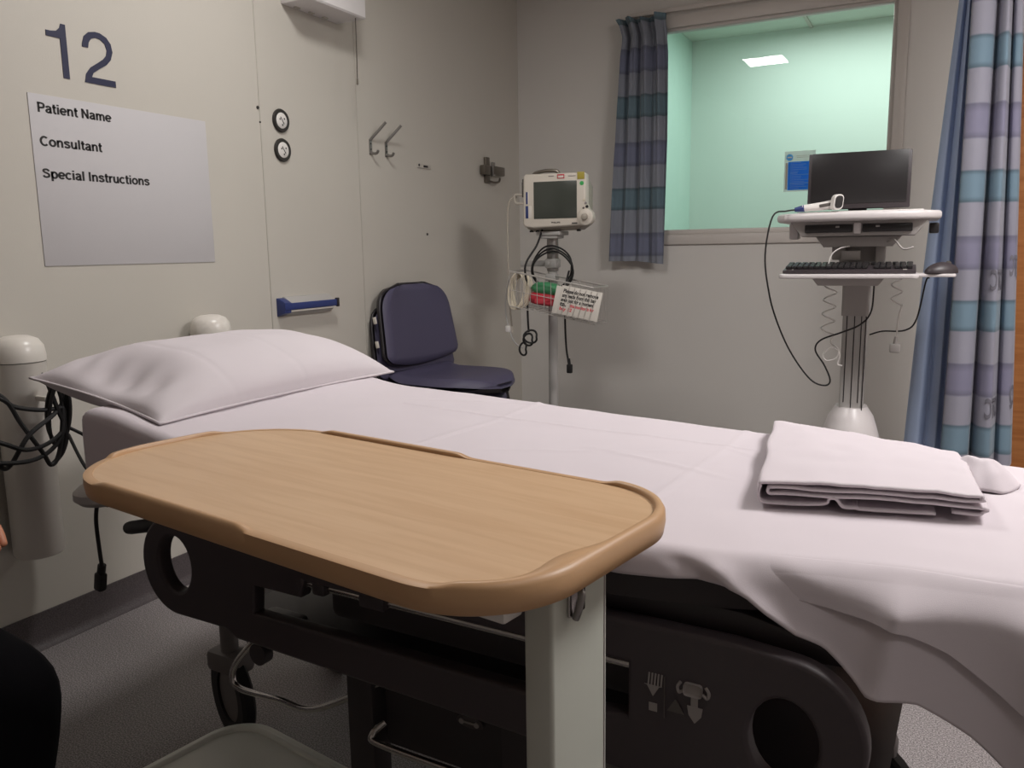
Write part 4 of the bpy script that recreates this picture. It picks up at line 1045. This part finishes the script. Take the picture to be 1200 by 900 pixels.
# corner bumper wheels and push handles at the head
for y in (-.325, .325):
    MB().lathe([(0, -.018), (.045, -.018), (.056, -.008), (.056, .006), (.045, .016), (0, .018)], (-.775, y, .632), (0, 0, 1), 30).build('corner_bumper', M['cartgrey'], tr, 40)
    s_ = 1 if y > 0 else -1
    MB().tube([(-.735, y - s_ * .02, .558), (-.56, y + s_ * .005, .605)], .0125, 14).lathe([(0, 0), (.012, 0), (.0135, .01), (.0135, .1)], (-.735, y - s_ * .02, .558), (.175, s_ * .025, .047), 14).build('push_handle', M['rubber'], tr, 60)
m = MB()
for y in (-.3, .3): m.box((-.74, y, .62), (.10, .05, .03), .006)
m.build('bumper_arm', M['dark'], tr)
# lead hanging under the head end
t, b = cable('hanging_lead', 'black lead hanging below head end of trolley with plug', [(.700, 1.083, .612), (.692, 1.078, .56), (.697, 1.075, .50), (.702, 1.074, .455)], .0042, 'rubber')
MB().tube([(.702 - b.x, 1.074 - b.y, .462 - b.z), (.697 - b.x, 1.074 - b.y, .445 - b.z)], .0085, 10).box((.692 - b.x, 1.074 - b.y, .424 - b.z), (.022, .018, .04), .004, rotm('Y', .2)).build('plug', M['rubber'], t)

# ------------------------------------------------------------------ bed sheet
sh = bpy.data.objects.new('bed_sheet', None); bpy.data.objects.remove(sh)
HEM = [(-.85, .676), (-.5, .69), (.0, .699), (.23, .699), (.36, .694), (.49, .697), (.515, .684), (.535, .667), (.568, .644), (.596, .631), (.649, .590), (.70, .585), (.753, .555), (.793, .527), (.87, .48), (1.0, .42), (1.2, .40)]
HEM2 = [(.2, .69), (.5, .70), (.534, .690), (.629, .671), (.683, .661), (.727, .643), (.804, .595), (.9, .54), (1.1, .48)]
def fold(q, r):
    """distance past the start of the bend -> (outward, drop)"""
    if q <= 0: return q, 0.0
    if q < r * PI / 2: return r * math.sin(q / r), r * (1 - math.cos(q / r))
    return r, r + (q - r * PI / 2)
EDGE = [(-.8, .335), (-.3, .352), (.2, .374), (.35, .374), (.47, .352), (.60, .305), (.68, .285), (.80, .262), (1.2, .25)]
def near_edge(x):
    e = lerp_table(EDGE, x); r = .020 + .012 * sstep(.3, .6, x)
    return e, e - r, r
def sheet(u, v):
    # u: head -> foot, v: far hem -> near hem
    s = -.98 + u * 2.42
    hx0, rx = -.785, .018
    if s < hx0:
        ox, dx = fold(hx0 - s, rx); x = hx0 - ox
    elif s > 1.09:
        ox, dx = fold(s - 1.09, .04); x = 1.09 + ox
    else: x, dx = s, 0
    zt = ztop(x)
    edge, wn, rn = near_edge(x)
    far_w, rf = .345 - .03 + .02, .035
    hang = zt - lerp_table(HEM, x)
    hn = hang + rn * (PI / 2 - 1)
    total_n = wn + hn; total_f = far_w + .17
    tt = total_f - v * (total_f + total_n)
    if tt < -wn:
        oy, dy = fold(-tt - wn, rn); y = -wn - oy; side = -1
    elif tt > far_w:
        oy, dy = fold(tt - far_w, rf); y = far_w + oy; side = 1
    else: y, dy, side = tt, 0, 0
    drop = max(dx, dy)
    if dx > 0:
        drop = max(min(dx, .095), dy); 
        y *= 1 - .02 * sstep(0, .08, dx)
    z = zt - drop
    p = Vector((x, y, z))
    # gentle waviness of the top
    w = .0035 * noise.noise(Vector((x * 3.1, y * 4.3, 1.7))) + .0016 * noise.noise(Vector((x * 11 + 3 * y, y * 13 - 4 * x, 5.2)))
    dg = (x - .20 * y)  # diagonal pull lines
    w += .0016 * math.exp(-((y - .10) / .16) ** 2) * max(0, noise.noise(Vector((dg * 26, (y + x) * 4, 9.1))))
    # ironed fold lines
    for x0 in (-.14, .335): w += .0022 * math.exp(-((x - x0 - .006 * math.sin(y * 9)) / .006) ** 2)
    w += .002 * math.exp(-((y - .18 - .01 * math.sin(x * 6)) / .006) ** 2) * (1 if x > -.4 else 0)
    # slanting tension creases
    for (ax, ay, bx, by, am) in ((.10, .05, .42, -.02, .0022), (-.05, -.10, .30, .12, .002), (.30, .2, .62, .0, .0018), (-.45, .2, -.1, .34, .002)):
        d = Vector((bx - ax, by - ay)); L = d.length; d /= L; q = Vector((x - ax, y - ay)); al = q.dot(d)
        if 0 < al < L: w += am * math.exp(-((q.x * d.y - q.y * d.x) / .009) ** 2) * math.sin(PI * al / L)
    if drop < .03: p.z += w * (1 - drop / .03)
    if side == -1:
        k = sstep(.004, .04, dy)
        out = .24 * max(0, dy - .012) * sstep(.25, .5, x) + .004 * noise.noise(Vector((x * 5, z * 2, 2.2))) * k
        # pleats falling down the side near the foot
        xr = .676 - .13 * (dy - .02)
        d1 = x - xr
        out += k * .034 * math.exp(-(math.sqrt(d1 * d1 + .00006) - .0077) / (.028 if d1 < 0 else .06)) * sstep(.54, .62, x)
        out += k * .026 * math.exp(-(math.sqrt((x - .815) ** 2 + .00008) - .0089) / .03)
        # diagonal tuck
        xd = .462 + dy * 1.3
        out += .014 * math.exp(-(math.sqrt((x - xd) ** 2 + .00003) - .0055) / .012) * sstep(0, .015, dy)
        out -= .007 * max(0, 1 - abs(x - xd + .045) / .03) * sstep(0, .02, dy)
        p.y -= out
        p.x += .006 * k * noise.noise(Vector((x * 9, z * 8, 7)))
    if side == 1:
        p.y += .01 * math.sin(x * 14) * sstep(.01, .1, dy)
    if dx > 0 and s < hx0:
        p.x -= .010 * sstep(.0, .06, dx) * (1 + math.sin(y * 24 + 1) + .6 * math.sin(y * 51))
    return p
m = MB().grid(sheet, 380, 230)
bs = m.build('bed_sheet', M['linen'], None, 180, BO, BR)
tag(bs, 'white bed sheet spread over trolley, hanging down at foot end', 'bed sheet')
def upper(u, v):
    # the turned-down upper layer: same drape, a little proud, ending along its own hem
    x = .475 + (.075 + .006 * math.sin(v * 9)) * v + .80 * u
    uu = (x + .98) / 2.42
    zt_ = lerp_table(HEM2, x) + .003 * math.sin(x * 30) * sstep(.56, .62, x)
    e_, wn_, r_ = near_edge(x)
    hn_ = ztop(x) - lerp_table(HEM, x) + r_ * (PI / 2 - 1)
    v0 = (.505 + wn_) / (.505 + wn_ + hn_)
    lo, hi = v0, 1.0
    for _ in range(18):
        mid = (lo + hi) / 2
        if sheet(uu, mid).z > zt_: lo = mid
        else: hi = mid
    p = sheet(uu, v0 + (lo - v0) * v); e = .0012 + .0065 * sstep(.0, .6, v) * sstep(0, .10, u)
    return Vector((p.x, p.y - e, p.z + .001 - .004 * max(1 - sstep(0, .07, u), 1 - sstep(0, .12, v))))
ul = MB().grid(upper, 170, 90).build('upper_layer', M['linen'], bs, 180)
mu = ul.modifiers.new('thick', 'SOLIDIFY'); mu.thickness = .0015; mu.offset = 1
md = bs.modifiers.new('thick', 'SOLIDIFY'); md.thickness = .0025; md.offset = 1

# ------------------------------------------------------------------ pillow
def pillow_pt(u, v, top):
    a, b_ = 2 * u - 1, 2 * v - 1          # a along depth (x), b across the bed (y)
    hx, hy = .202, .366
    pin = 1 - .05 * (1 - a * a) * abs(b_) ** 6 ; pinx = 1 - .08 * (1 - b_ * b_) * abs(a) ** 6
    x = hx * a * pinx; y = hy * b_ * pin
    t_ = max(0, (1 - abs(a) ** 2.4)) * max(0, (1 - abs(b_) ** 3.4))
    th = t_ ** .52
    if top:
        z = .088 * th
        z += .006 * th * noise.noise(Vector((a * 2, b_ * 3, 3)))
        # dented near end
        z -= .046 * math.exp(-(((a - .0) / .60) ** 2 + ((b_ + .86) / .20) ** 2)) * th ** .5
        z += .006 * math.exp(-((b_ + .80) / .10) ** 2) * math.sin(a * 17 + 4 * b_) * th
        for b0 in (-.48, .10): z -= .0022 * math.exp(-((b_ - b0 - .03 * a) / .012) ** 2) * sstep(.05, .3, th)
    else:
        z = -.074 * th * (.75 - .25 * a) 
    return Vector((x, y, z))
m = MB().grid(lambda u, v: pillow_pt(u, v, True), 70, 90).grid(lambda u, v: pillow_pt(u, v, False), 40, 50)
bm = m.bm
edge = [pillow_pt(k / 30, 0, True) for k in range(31)] + [pillow_pt(1, k / 40, True) for k in range(1, 41)] + [pillow_pt(1 - k / 30, 1, True) for k in range(1, 31)] + [pillow_pt(0, 1 - k / 40, True) for k in range(1, 40)]
pl = m.build('pillow', None, None, 180)
pl.data.materials.append(M['pillow'])
pl.location = (Matrix.Translation(BO) @ Matrix.Rotation(BR, 4, 'Z') @ Vector((-.812, .052, .817)))
pl.rotation_euler = (0, math.radians(9.0), BR + math.radians(1.2))
tag(pl, 'plump white pillow lying at head end of trolley', 'pillow')
MB().tube(edge, .0028, 6, closed=True, sub=1, smooth=False).build('piped_seam', M['pillow'], pl, 180)

# ------------------------------------------------------------------ folded sheet on the bed
FL, FR, BL, BRt = Vector((.472, -.135)), Vector((.752, -.025)), Vector((.388, .345)), Vector((.70, .30))
prof = [(.80, .0045), (.5, .0045), (.46, .006), (.40, .0065), (.36, .017), (.32, .0165), (.28, .008), (.06, .006), (.012, .009), (.0, .018), (.006, .030), (.03, .0365), (.30, .0385), (.6, .037), (.97, .034), (1.0, .030), (.985, .0265), (.6, .029), (.10, .0295), (.045, .0275), (.035, .023), (.05, .0195), (.12, .020), (.6, .021), (1.0, .0165), (1.01, .011), (.98, .0075), (.86, .0085)]
def cloth(u, v):
    n = len(prof) - 1
    p = catmull([(a, b_, 0) for a, b_ in prof], u)
    x_, z_ = p.x, p.y
    q = FL.lerp(FR, x_).lerp(BL.lerp(BRt, x_), v)
    wob = .006 * noise.noise(Vector((x_ * 3, v * 4, u * 6)))
    zz = z_ * (1 + .10 * math.sin(v * 5) * x_) * (1 - .10 * v * x_) + .003 * noise.noise(Vector((x_ * 7, v * 8, u * 2))) * (z_ / .037)
    if u < .24: zz *= (1 - .6 * sstep(.1, .5, v))
    far = sstep(.86, 1, v)
    zz = zz * (1 - .35 * far)
    return Vector((q.x + wob, q.y + wob * .6, ztop(q.x) + .0045 + zz))
fs = MB().grid(cloth, 150, 44).build('folded_sheet', M['linen'], None, 180, BO, BR)
tag(fs, 'folded white sheet in layers lying near the foot of bed', 'folded sheet')
md = fs.modifiers.new('thick', 'SOLIDIFY'); md.thickness = .0035; md.offset = 0
def crumple(u, v):
    c = BRt.lerp(FR, .30) + Vector((.028, .0))
    a = 2 * PI * u; r = v
    rr = 1 + .22 * noise.noise(Vector((math.cos(a) * 1.6, math.sin(a) * 1.6, 4)))
    x = c.x + .052 * r * rr * math.cos(a); y = c.y + .085 * r * rr * math.sin(a)
    q = Vector((x * 26, y * 16, 3))
    ridge = 1 - abs(noise.noise(q)) * 2.2
    h = .034 * (1 - r ** 2.2) + .013 * ridge * (1 - r * .75)
    return Vector((x, y, ztop(x) + .003 + max(.0005, h)))
o = MB().grid(crumple, 72, 22, closeu=True).build('crumpled_end', M['linen'], fs, 180)
md = o.modifiers.new('thick', 'SOLIDIFY'); md.thickness = .003; md.offset = 0

# ------------------------------------------------------------------ overbed table
TA = math.radians(-9.9)
tb = thing('overbed_table', 'overbed table with beech top and pale grey post beside bed', 'table', (1.560, .814, 0), TA)
TL, TW, TZ = .804, .374, .81
def top_outline(inset=0.0, n=16):
    p = []
    for sx, sy, a in ((1, 1, 0), (-1, 1, PI / 2), (-1, -1, PI), (1, -1, 1.5 * PI)):
        r = .112 if sx > 0 else .155
        for k in range(n + 1):
            t = a + PI / 2 * k / n
            p.append((sx * (TL / 2 - r) + (r - inset) * math.cos(t), sy * (TW / 2 - r) + (r - inset) * math.sin(t)))
    return p
m = MB().prism(top_outline(.003), (0, 0, TZ - .022), (1, 0, 0), (0, 1, 0), (0, 0, 1), .0215); m.build('tabletop', M['wood'], tb, 30)
# moulded edging: a bullnose band with raised lips on parts of the rim
def perim(n):
    P = top_outline(); out = []
    L = [0]
    for a, b_ in zip(P, P[1:] + P[:1]): L.append(L[-1] + math.hypot(b_[0] - a[0], b_[1] - a[1]))
    for k in range(n):
        s_ = L[-1] * k / n; i = max(j for j in range(len(L) - 1) if L[j] <= s_ + 1e-9)
        f = (s_ - L[i]) / (L[i + 1] - L[i]); a, b_ = P[i], P[(i + 1) % len(P)]
        d = Vector((b_[0] - a[0], b_[1] - a[1])).normalized()
        out.append((a[0] + (b_[0] - a[0]) * f, a[1] + (b_[1] - a[1]) * f, d.y, -d.x))
    return out
PER = perim(360)
def lip(x, y):
    """rise of the lip (0..1) at a rim point"""
    r = 0
    x1 = .30 if y > 0 else .345
    if x > x1 - .03: r = max(r, sstep(x1 - .025, x1 + .005, x))                       # round the right end
    if y > .172 and -.27 < x < .07: r = max(r, sstep(-.26, -.23, x) * (1 - sstep(.035, .065, x)))   # back edge
    if y < -.172 and -.28 < x < .08: r = max(r, sstep(-.265, -.235, x) * (1 - sstep(.04, .07, x)))   # front edge
    if x < -.385 and -.13 < y < .10: r = max(r, sstep(-.125, -.095, y) * (1 - sstep(.07, .10, y)))     # left end
    return r
prof_e = [(-.008, .0), (-.0075, .003), (-.005, .005), (.001, .0048), (.0045, -.001), (.005, -.012), (.003, -.024), (-.004, -.028), (-.012, -.027)]
m = MB(); rings = []
for (x, y, nx, ny) in PER:
    h = lip(x, y); rg = []
    for (o_, z_) in prof_e:
        zz = TZ + (z_ * (.02 + .98 * h) if z_ > 0 else z_)
        if z_ == 0 and o_ < 0: zz = TZ - .001
        ow = o_
        if o_ < 0 and z_ >= 0 and h > 0 and x > .38 and -.15 < y < .0:      # wider hand grip swelling on the right end
            ow -= .016 * math.sin(PI * (y + .15) / .15) ** 2 * h
        rg.append(m.bm.verts.new((x + nx * ow, y + ny * ow, zz)))
    rings.append(rg)
for a, b_ in zip(rings, rings[1:] + rings[:1]):
    for k in range(len(prof_e) - 1): m.bm.faces.new((a[k], a[k + 1], b_[k + 1], b_[k]))
m.build('edge_moulding', M['edge'], tb, 60)
PXT, PYT = .341, .006
m = MB().prism(rrect(PXT, PYT, .036, .108, .005, 4), (0, 0, .10), (1, 0, 0), (0, 1, 0), (0, 0, 1), .683); m.build('post', M['tpost'], tb, 30)
MB().box((PXT + .0182, PYT + .047, .44), (.001, .0015, .66)).build('post_seam', M['gap'], tb)
m = MB().box((.085, PYT - .072, TZ - .053), (.48, .032, .046), .003); m.build('support_beam', M['white'], tb)
MB().box((.085, PYT + .072, TZ - .053), (.48, .032, .046), .003).build('support_beam', M['white'], tb)
m = MB().box((PXT + .0195, PYT - .012, .745), (.005, .030, .034), .002); m.build('lever_plate', M['chrome'], tb)
MB().tube([(PXT + .022, PYT - .018, .760), (PXT + .032, PYT - .021, .756), (PXT + .030, PYT - .023, .740), (PXT + .026, PYT - .023, .728)], .004, 8).build('lever', M['alu'], tb, 60)
MB().cyl((PXT + .018, PYT + .045, .779), (PXT + .026, PYT + .045, .779), .005, seg=12).build('end_stop', M['ink'], tb)
# floor base: shallow moulded tray on castors
bx0, bx1, by0, by1 = -.70, .42, -.11, .30
bcx, bcy, bw_, bh_ = (bx0 + bx1) / 2, (by0 + by1) / 2, bx1 - bx0, by1 - by0
m = MB().prism(rrect(bcx, bcy, bw_, bh_, .10, 10), (0, 0, .06), (1, 0, 0), (0, 1, 0), (0, 0, 1), .045, .014, 3); m.build('base', M['tbase'], tb, 50)
MB().tube([(x, y, .105) for x, y in rrect(bcx, bcy, bw_ - .06, bh_ - .06, .08, 6)], .008, 8, closed=True, sub=2, smooth=False).build('base_rim', M['tbase'], tb, 60)
for x in (bx0 + .07, bx1 - .07):
    for y in (by0 + .06, by1 - .06):
        MB().cyl((x, y - .012, .028), (x, y + .012, .028), .028, seg=18).cyl((x, y, .05), (x, y, .066), .008, seg=10).build('castor', M['rubber'], tb)

# ------------------------------------------------------------------ seated person at the left edge
def skin_mesh(name, verts, edges, radii, root=0, levels=2):
    me = bpy.data.meshes.new(name); me.from_pydata([Vector(v) for v in verts], edges, []); me.update()
    t_ = bpy.data.objects.new(name, me); col.objects.link(t_)
    t_.modifiers.new('skin', 'SKIN'); ly = me.skin_vertices[0].data
    for i, r in enumerate(radii):
        ly[i].radius = (r, r) if not isinstance(r, tuple) else r
        ly[i].use_root = (i == root)
    sd = t_.modifiers.new('sub', 'SUBSURF'); sd.levels = levels; sd.render_levels = levels
    dg = bpy.context.evaluated_depsgraph_get(); dg.update()
    out = bpy.data.meshes.new_from_object(t_.evaluated_get(dg))
    bpy.data.objects.remove(t_); bpy.data.meshes.remove(me)
    return out
def join(meshes):
    bm = bmesh.new()
    for me in meshes: bm.from_mesh(me)
    me = bpy.data.meshes.new('joined'); bm.to_mesh(me); bm.free(); return me
PB = Vector((.58, .50, 0))
person = bpy.data.objects.new('person', None); col.objects.link(person); person.location = PB
tag(person, 'person in black trousers sitting at left edge, one knee visible', 'person')
V = lambda *p: Vector(p) - PB
LK, LA = V(1.052, .675, .468), V(.965, .665, .10)
RK, RA = V(1.03, .36, .475), V(1.0, .35, .10)
sv = [V(.56, .50, .54), V(.545, .50, .66), V(.54, .50, .80), V(.55, .50, .94), V(.56, .50, 1.03), V(.575, .50, 1.09), V(.59, .50, 1.13)]
se = [(0, 1), (1, 2), (2, 3), (3, 4), (4, 5), (5, 6)]; sr = [(.12, .15), (.11, .14), (.115, .15), (.115, .155), (.07, .09), (.052, .052), (.05, .05)]
def chain(start, pts, rad):
    prev = start
    for p, r in zip(pts, rad):
        sv.append(p); sr.append(r); se.append((prev, len(sv) - 1)); prev = len(sv) - 1
    return prev
for sy, K, A in ((1, LK, LA), (-1, RK, RA)):
    h = V(.60, .50 + sy * .09, .515)
    an = chain(0, [h, (h + K) / 2 + Vector((0, 0, .015)), K, (K + A) / 2 + Vector((-.012, 0, .02)), A], [.085, .075, .054, .05, .036])
    chain(an, [A + Vector((.05, 0, -.055)), A + Vector((.15, sy * .01, -.068))], [.036, .03])
wr = {}
for sy, EL, W in ((1, V(.63, .735, .70), V(.822, .715, .682)), (-1, V(.66, .27, .70), V(.86, .33, .60))):
    s_ = V(.555, .50 + sy * .165, 1.0)
    wr[sy] = chain(4, [s_, (s_ + EL) / 2, EL, (EL + W) / 2, W], [.055, .045, .04, .036, .026])
    d = (W - EL).normalized(); chain(wr[sy], [W + d * .045, W + d * .085], [(.032, .018), (.036, .015)])
body_me = skin_mesh('body', sv, se, sr)
parts = [body_me]
def hand(W, EL, sy, lift):
    d = (W - EL).normalized(); side = Vector((0, sy, 0)); side = (side - d * side.dot(d)).normalized(); up = d.cross(side) * (1 if d.cross(side).z > 0 else -1)
    out = []
    for k, (off, L) in enumerate(((-.026, .068), (-.009, .078), (.009, .072), (.025, .056))):
        b0 = W + d * .075 + side * off * 1.0
        p = [b0 - d * .01, b0 + d * .022, b0 + d * (.022 + L * .45) - up * (.008 - lift), b0 + d * (.022 + L * .72) - up * (.022 - lift), b0 + d * (.022 + L * .92) - up * (.038 - lift)]
        out.append(skin_mesh('finger', p, [(0, 1), (1, 2), (2, 3), (3, 4)], [.0095, .0092, .0085, .008, .0068]))
    b0 = W + d * .03 - side * .024
    p = [b0, b0 + d * .022 - side * .022 - up * .004, b0 + d * .05 - side * .034 - up * .010, b0 + d * .072 - side * .032 - up * .014]
    out.append(skin_mesh('thumb', p, [(0, 1), (1, 2), (2, 3)], [.012, .0105, .0095, .0075]))
    return out
parts += hand(V(.822, .715, .682), V(.63, .735, .70), 1, .03) + hand(V(.86, .33, .60), V(.66, .27, .70), -1, .0)
# head: an ovoid with jaw, brow, nose and ears
HC = V(.615, .50, 1.225)
def head_pt(u, v):
    th = 2 * PI * u; ph = PI * v
    x = .098 * math.sin(ph) * math.cos(th); y = .076 * math.sin(ph) * math.sin(th); z = .122 * math.cos(ph)
    if z < 0:
        k = -z / .122; y *= 1 - .30 * k; x = x * (1 - .18 * k) + (.012 * k if x > 0 else .02 * k)
    fr = max(0, math.cos(th)) * math.sin(ph)
    x += .026 * math.exp(-((y / .013) ** 2 + ((z + .018) / .026) ** 2)) * (fr > .3)
    x -= .009 * (math.exp(-(((y - .03) / .016) ** 2 + ((z - .012) / .012) ** 2)) + math.exp(-(((y + .03) / .016) ** 2 + ((z - .012) / .012) ** 2))) * (fr > .3)
    x += .006 * math.exp(-((y / .03) ** 2 + ((z + .055) / .01) ** 2)) * (fr > .3)
    return HC + Vector((x, y, z))
hm = MB().grid(head_pt, 64, 48, closeu=True)
for sy in (-1, 1): hm.ell(HC + Vector((-.005, sy * .076, -.005)), (.018, .009, .032), u=14, v=10)
me = bpy.data.meshes.new('head'); bmesh.ops.recalc_face_normals(hm.bm, faces=hm.bm.faces[:]); hm.bm.to_mesh(me); hm.bm.free()
parts.append(me)
bodyo = link('body', join(parts), M['skin'], person, 180)
# clothing follows the body
def cloth_skin(name, verts, edges, radii, mt):
    return link(name, skin_mesh(name, verts, edges, radii), M[mt], person, 180)
hL, hR = V(.60, .59, .515), V(.60, .41, .515)
cv = [V(.56, .50, .55), V(.55, .50, .64), hL, (hL + LK) / 2 + Vector((0, 0, .015)), LK, (LK + LA) / 2 + Vector((-.01, 0, .02)), LA + Vector((0, 0, .01)),
      hR, (hR + RK) / 2 + Vector((0, 0, .015)), RK, (RK + RA) / 2 + Vector((-.01, 0, .02)), RA + Vector((0, 0, .01))]
cloth_skin('trousers', cv, [(0, 1), (0, 2), (2, 3), (3, 4), (4, 5), (5, 6), (0, 7), (7, 8), (8, 9), (9, 10), (10, 11)],
           [(.135, .165), (.13, .155), .1, .09, .073, .068, .060, .1, .09, .073, .068, .060], 'trouser')
tv = [V(.565, .50, .545), V(.54, .50, .74), V(.545, .50, .90), V(.555, .50, 1.005), V(.57, .50, 1.075)]
te = [(0, 1), (1, 2), (2, 3), (3, 4)]; tr_ = [(.150, .185), (.130, .163), (.135, .178), (.125, .165), (.072, .078)]
for sy, EL, W in ((1, V(.63, .735, .70), V(.822, .715, .682)), (-1, V(.66, .27, .70), V(.86, .33, .60))):
    s_ = V(.555, .50 + sy * .165, 1.0); i0 = len(tv)
    tv += [s_, (s_ + EL) / 2, EL, EL.lerp(W, .5), EL.lerp(W, .85)]; tr_ += [.080, .064, .058, .050, .042]
    te += [(3, i0), (i0, i0 + 1), (i0 + 1, i0 + 2), (i0 + 2, i0 + 3), (i0 + 3, i0 + 4)]
cloth_skin('jumper', tv, te, tr_, 'jumper')
for A, sy in ((LA, 1), (RA, -1)):
    link('shoe', skin_mesh('shoe', [A + Vector((-.03, 0, -.045)), A + Vector((.05, 0, -.052)), A + Vector((.13, sy * .008, -.06)), A + Vector((.18, sy * .012, -.064))], [(0, 1), (1, 2), (2, 3)], [(.044, .046), (.044, .042), (.045, .034), (.036, .026)]), M['rubber'], person, 180)
def hair_pt(u, v):
    th = 2 * PI * u; ph = PI * v * .62
    p = head_pt(u, v * .62) - HC
    back = max(0, -math.cos(th))
    k = 1.10 + .08 * back
    q = Vector((p.x * k - .006, p.y * 1.12, p.z * 1.10 + .004))
    if math.cos(th) > .35: q.z = max(q.z, .045)
    return HC + q
MB().grid(hair_pt, 48, 24, closeu=True).build('hair', M['hair'], person, 180)
for sy in (-1, 1):
    e = MB().ell(HC + Vector((.083, sy * .03, .012)), (.012, .014, .009), u=14, v=10).build('eye', M['eye'], person, 180)
    MB().ell(HC + Vector((.0925, sy * .03, .012)), (.004, .006, .006), u=12, v=8).build('iris', M['iris'], e, 180)
MB().ell(HC + Vector((.086, 0, -.052)), (.010, .024, .006), u=16, v=8).build('mouth', M['lip'], person, 180)
pc = copy_thing(ch, 'navy stacking chair on which the person at left is sitting', (.56, .50, 0), .05); pc.scale = (1, .9, .87)
for k in [k for k in pc.children if k.name.startswith('side_label')]: bpy.data.objects.remove(k)
pc['group'] = 'stacked navy chairs'; del pc['group']

# ------------------------------------------------------------------ light
def area(name, loc, size, power, color, target=None, sy=None):
    l = bpy.data.lights.new(name, 'AREA'); l.energy = power; l.color = color
    l.shape = 'RECTANGLE'; l.size = size; l.size_y = sy or size
    o = bpy.data.objects.new(name, l); col.objects.link(o); o.location = loc
    if target is not None:
        o.rotation_euler = (Vector(target) - Vector(loc)).to_track_quat('-Z', 'Y').to_euler()
    return o
area('ceiling_light_main', (3.1, 2.1, 2.5), .6, 53, (1.0, .965, .95))
area('ceiling_light_head', (.9, 1.95, 2.55), .3, 16, (1.0, .975, .945))
area('ceiling_light_front', (2.95, .35, 2.45), .4, 4.5, (1.0, .965, .95))
area('next_room_light', (1.9, 5.1, 2.43), 1.6, 23, (.97, 1.0, .975), sy=.7)
wd = bpy.data.worlds.new('world'); scn.world = wd; wd.use_nodes = True
wd.node_tree.nodes['Background'].inputs['Color'].default_value = (.5, .5, .5, 1); wd.node_tree.nodes['Background'].inputs['Strength'].default_value = .05
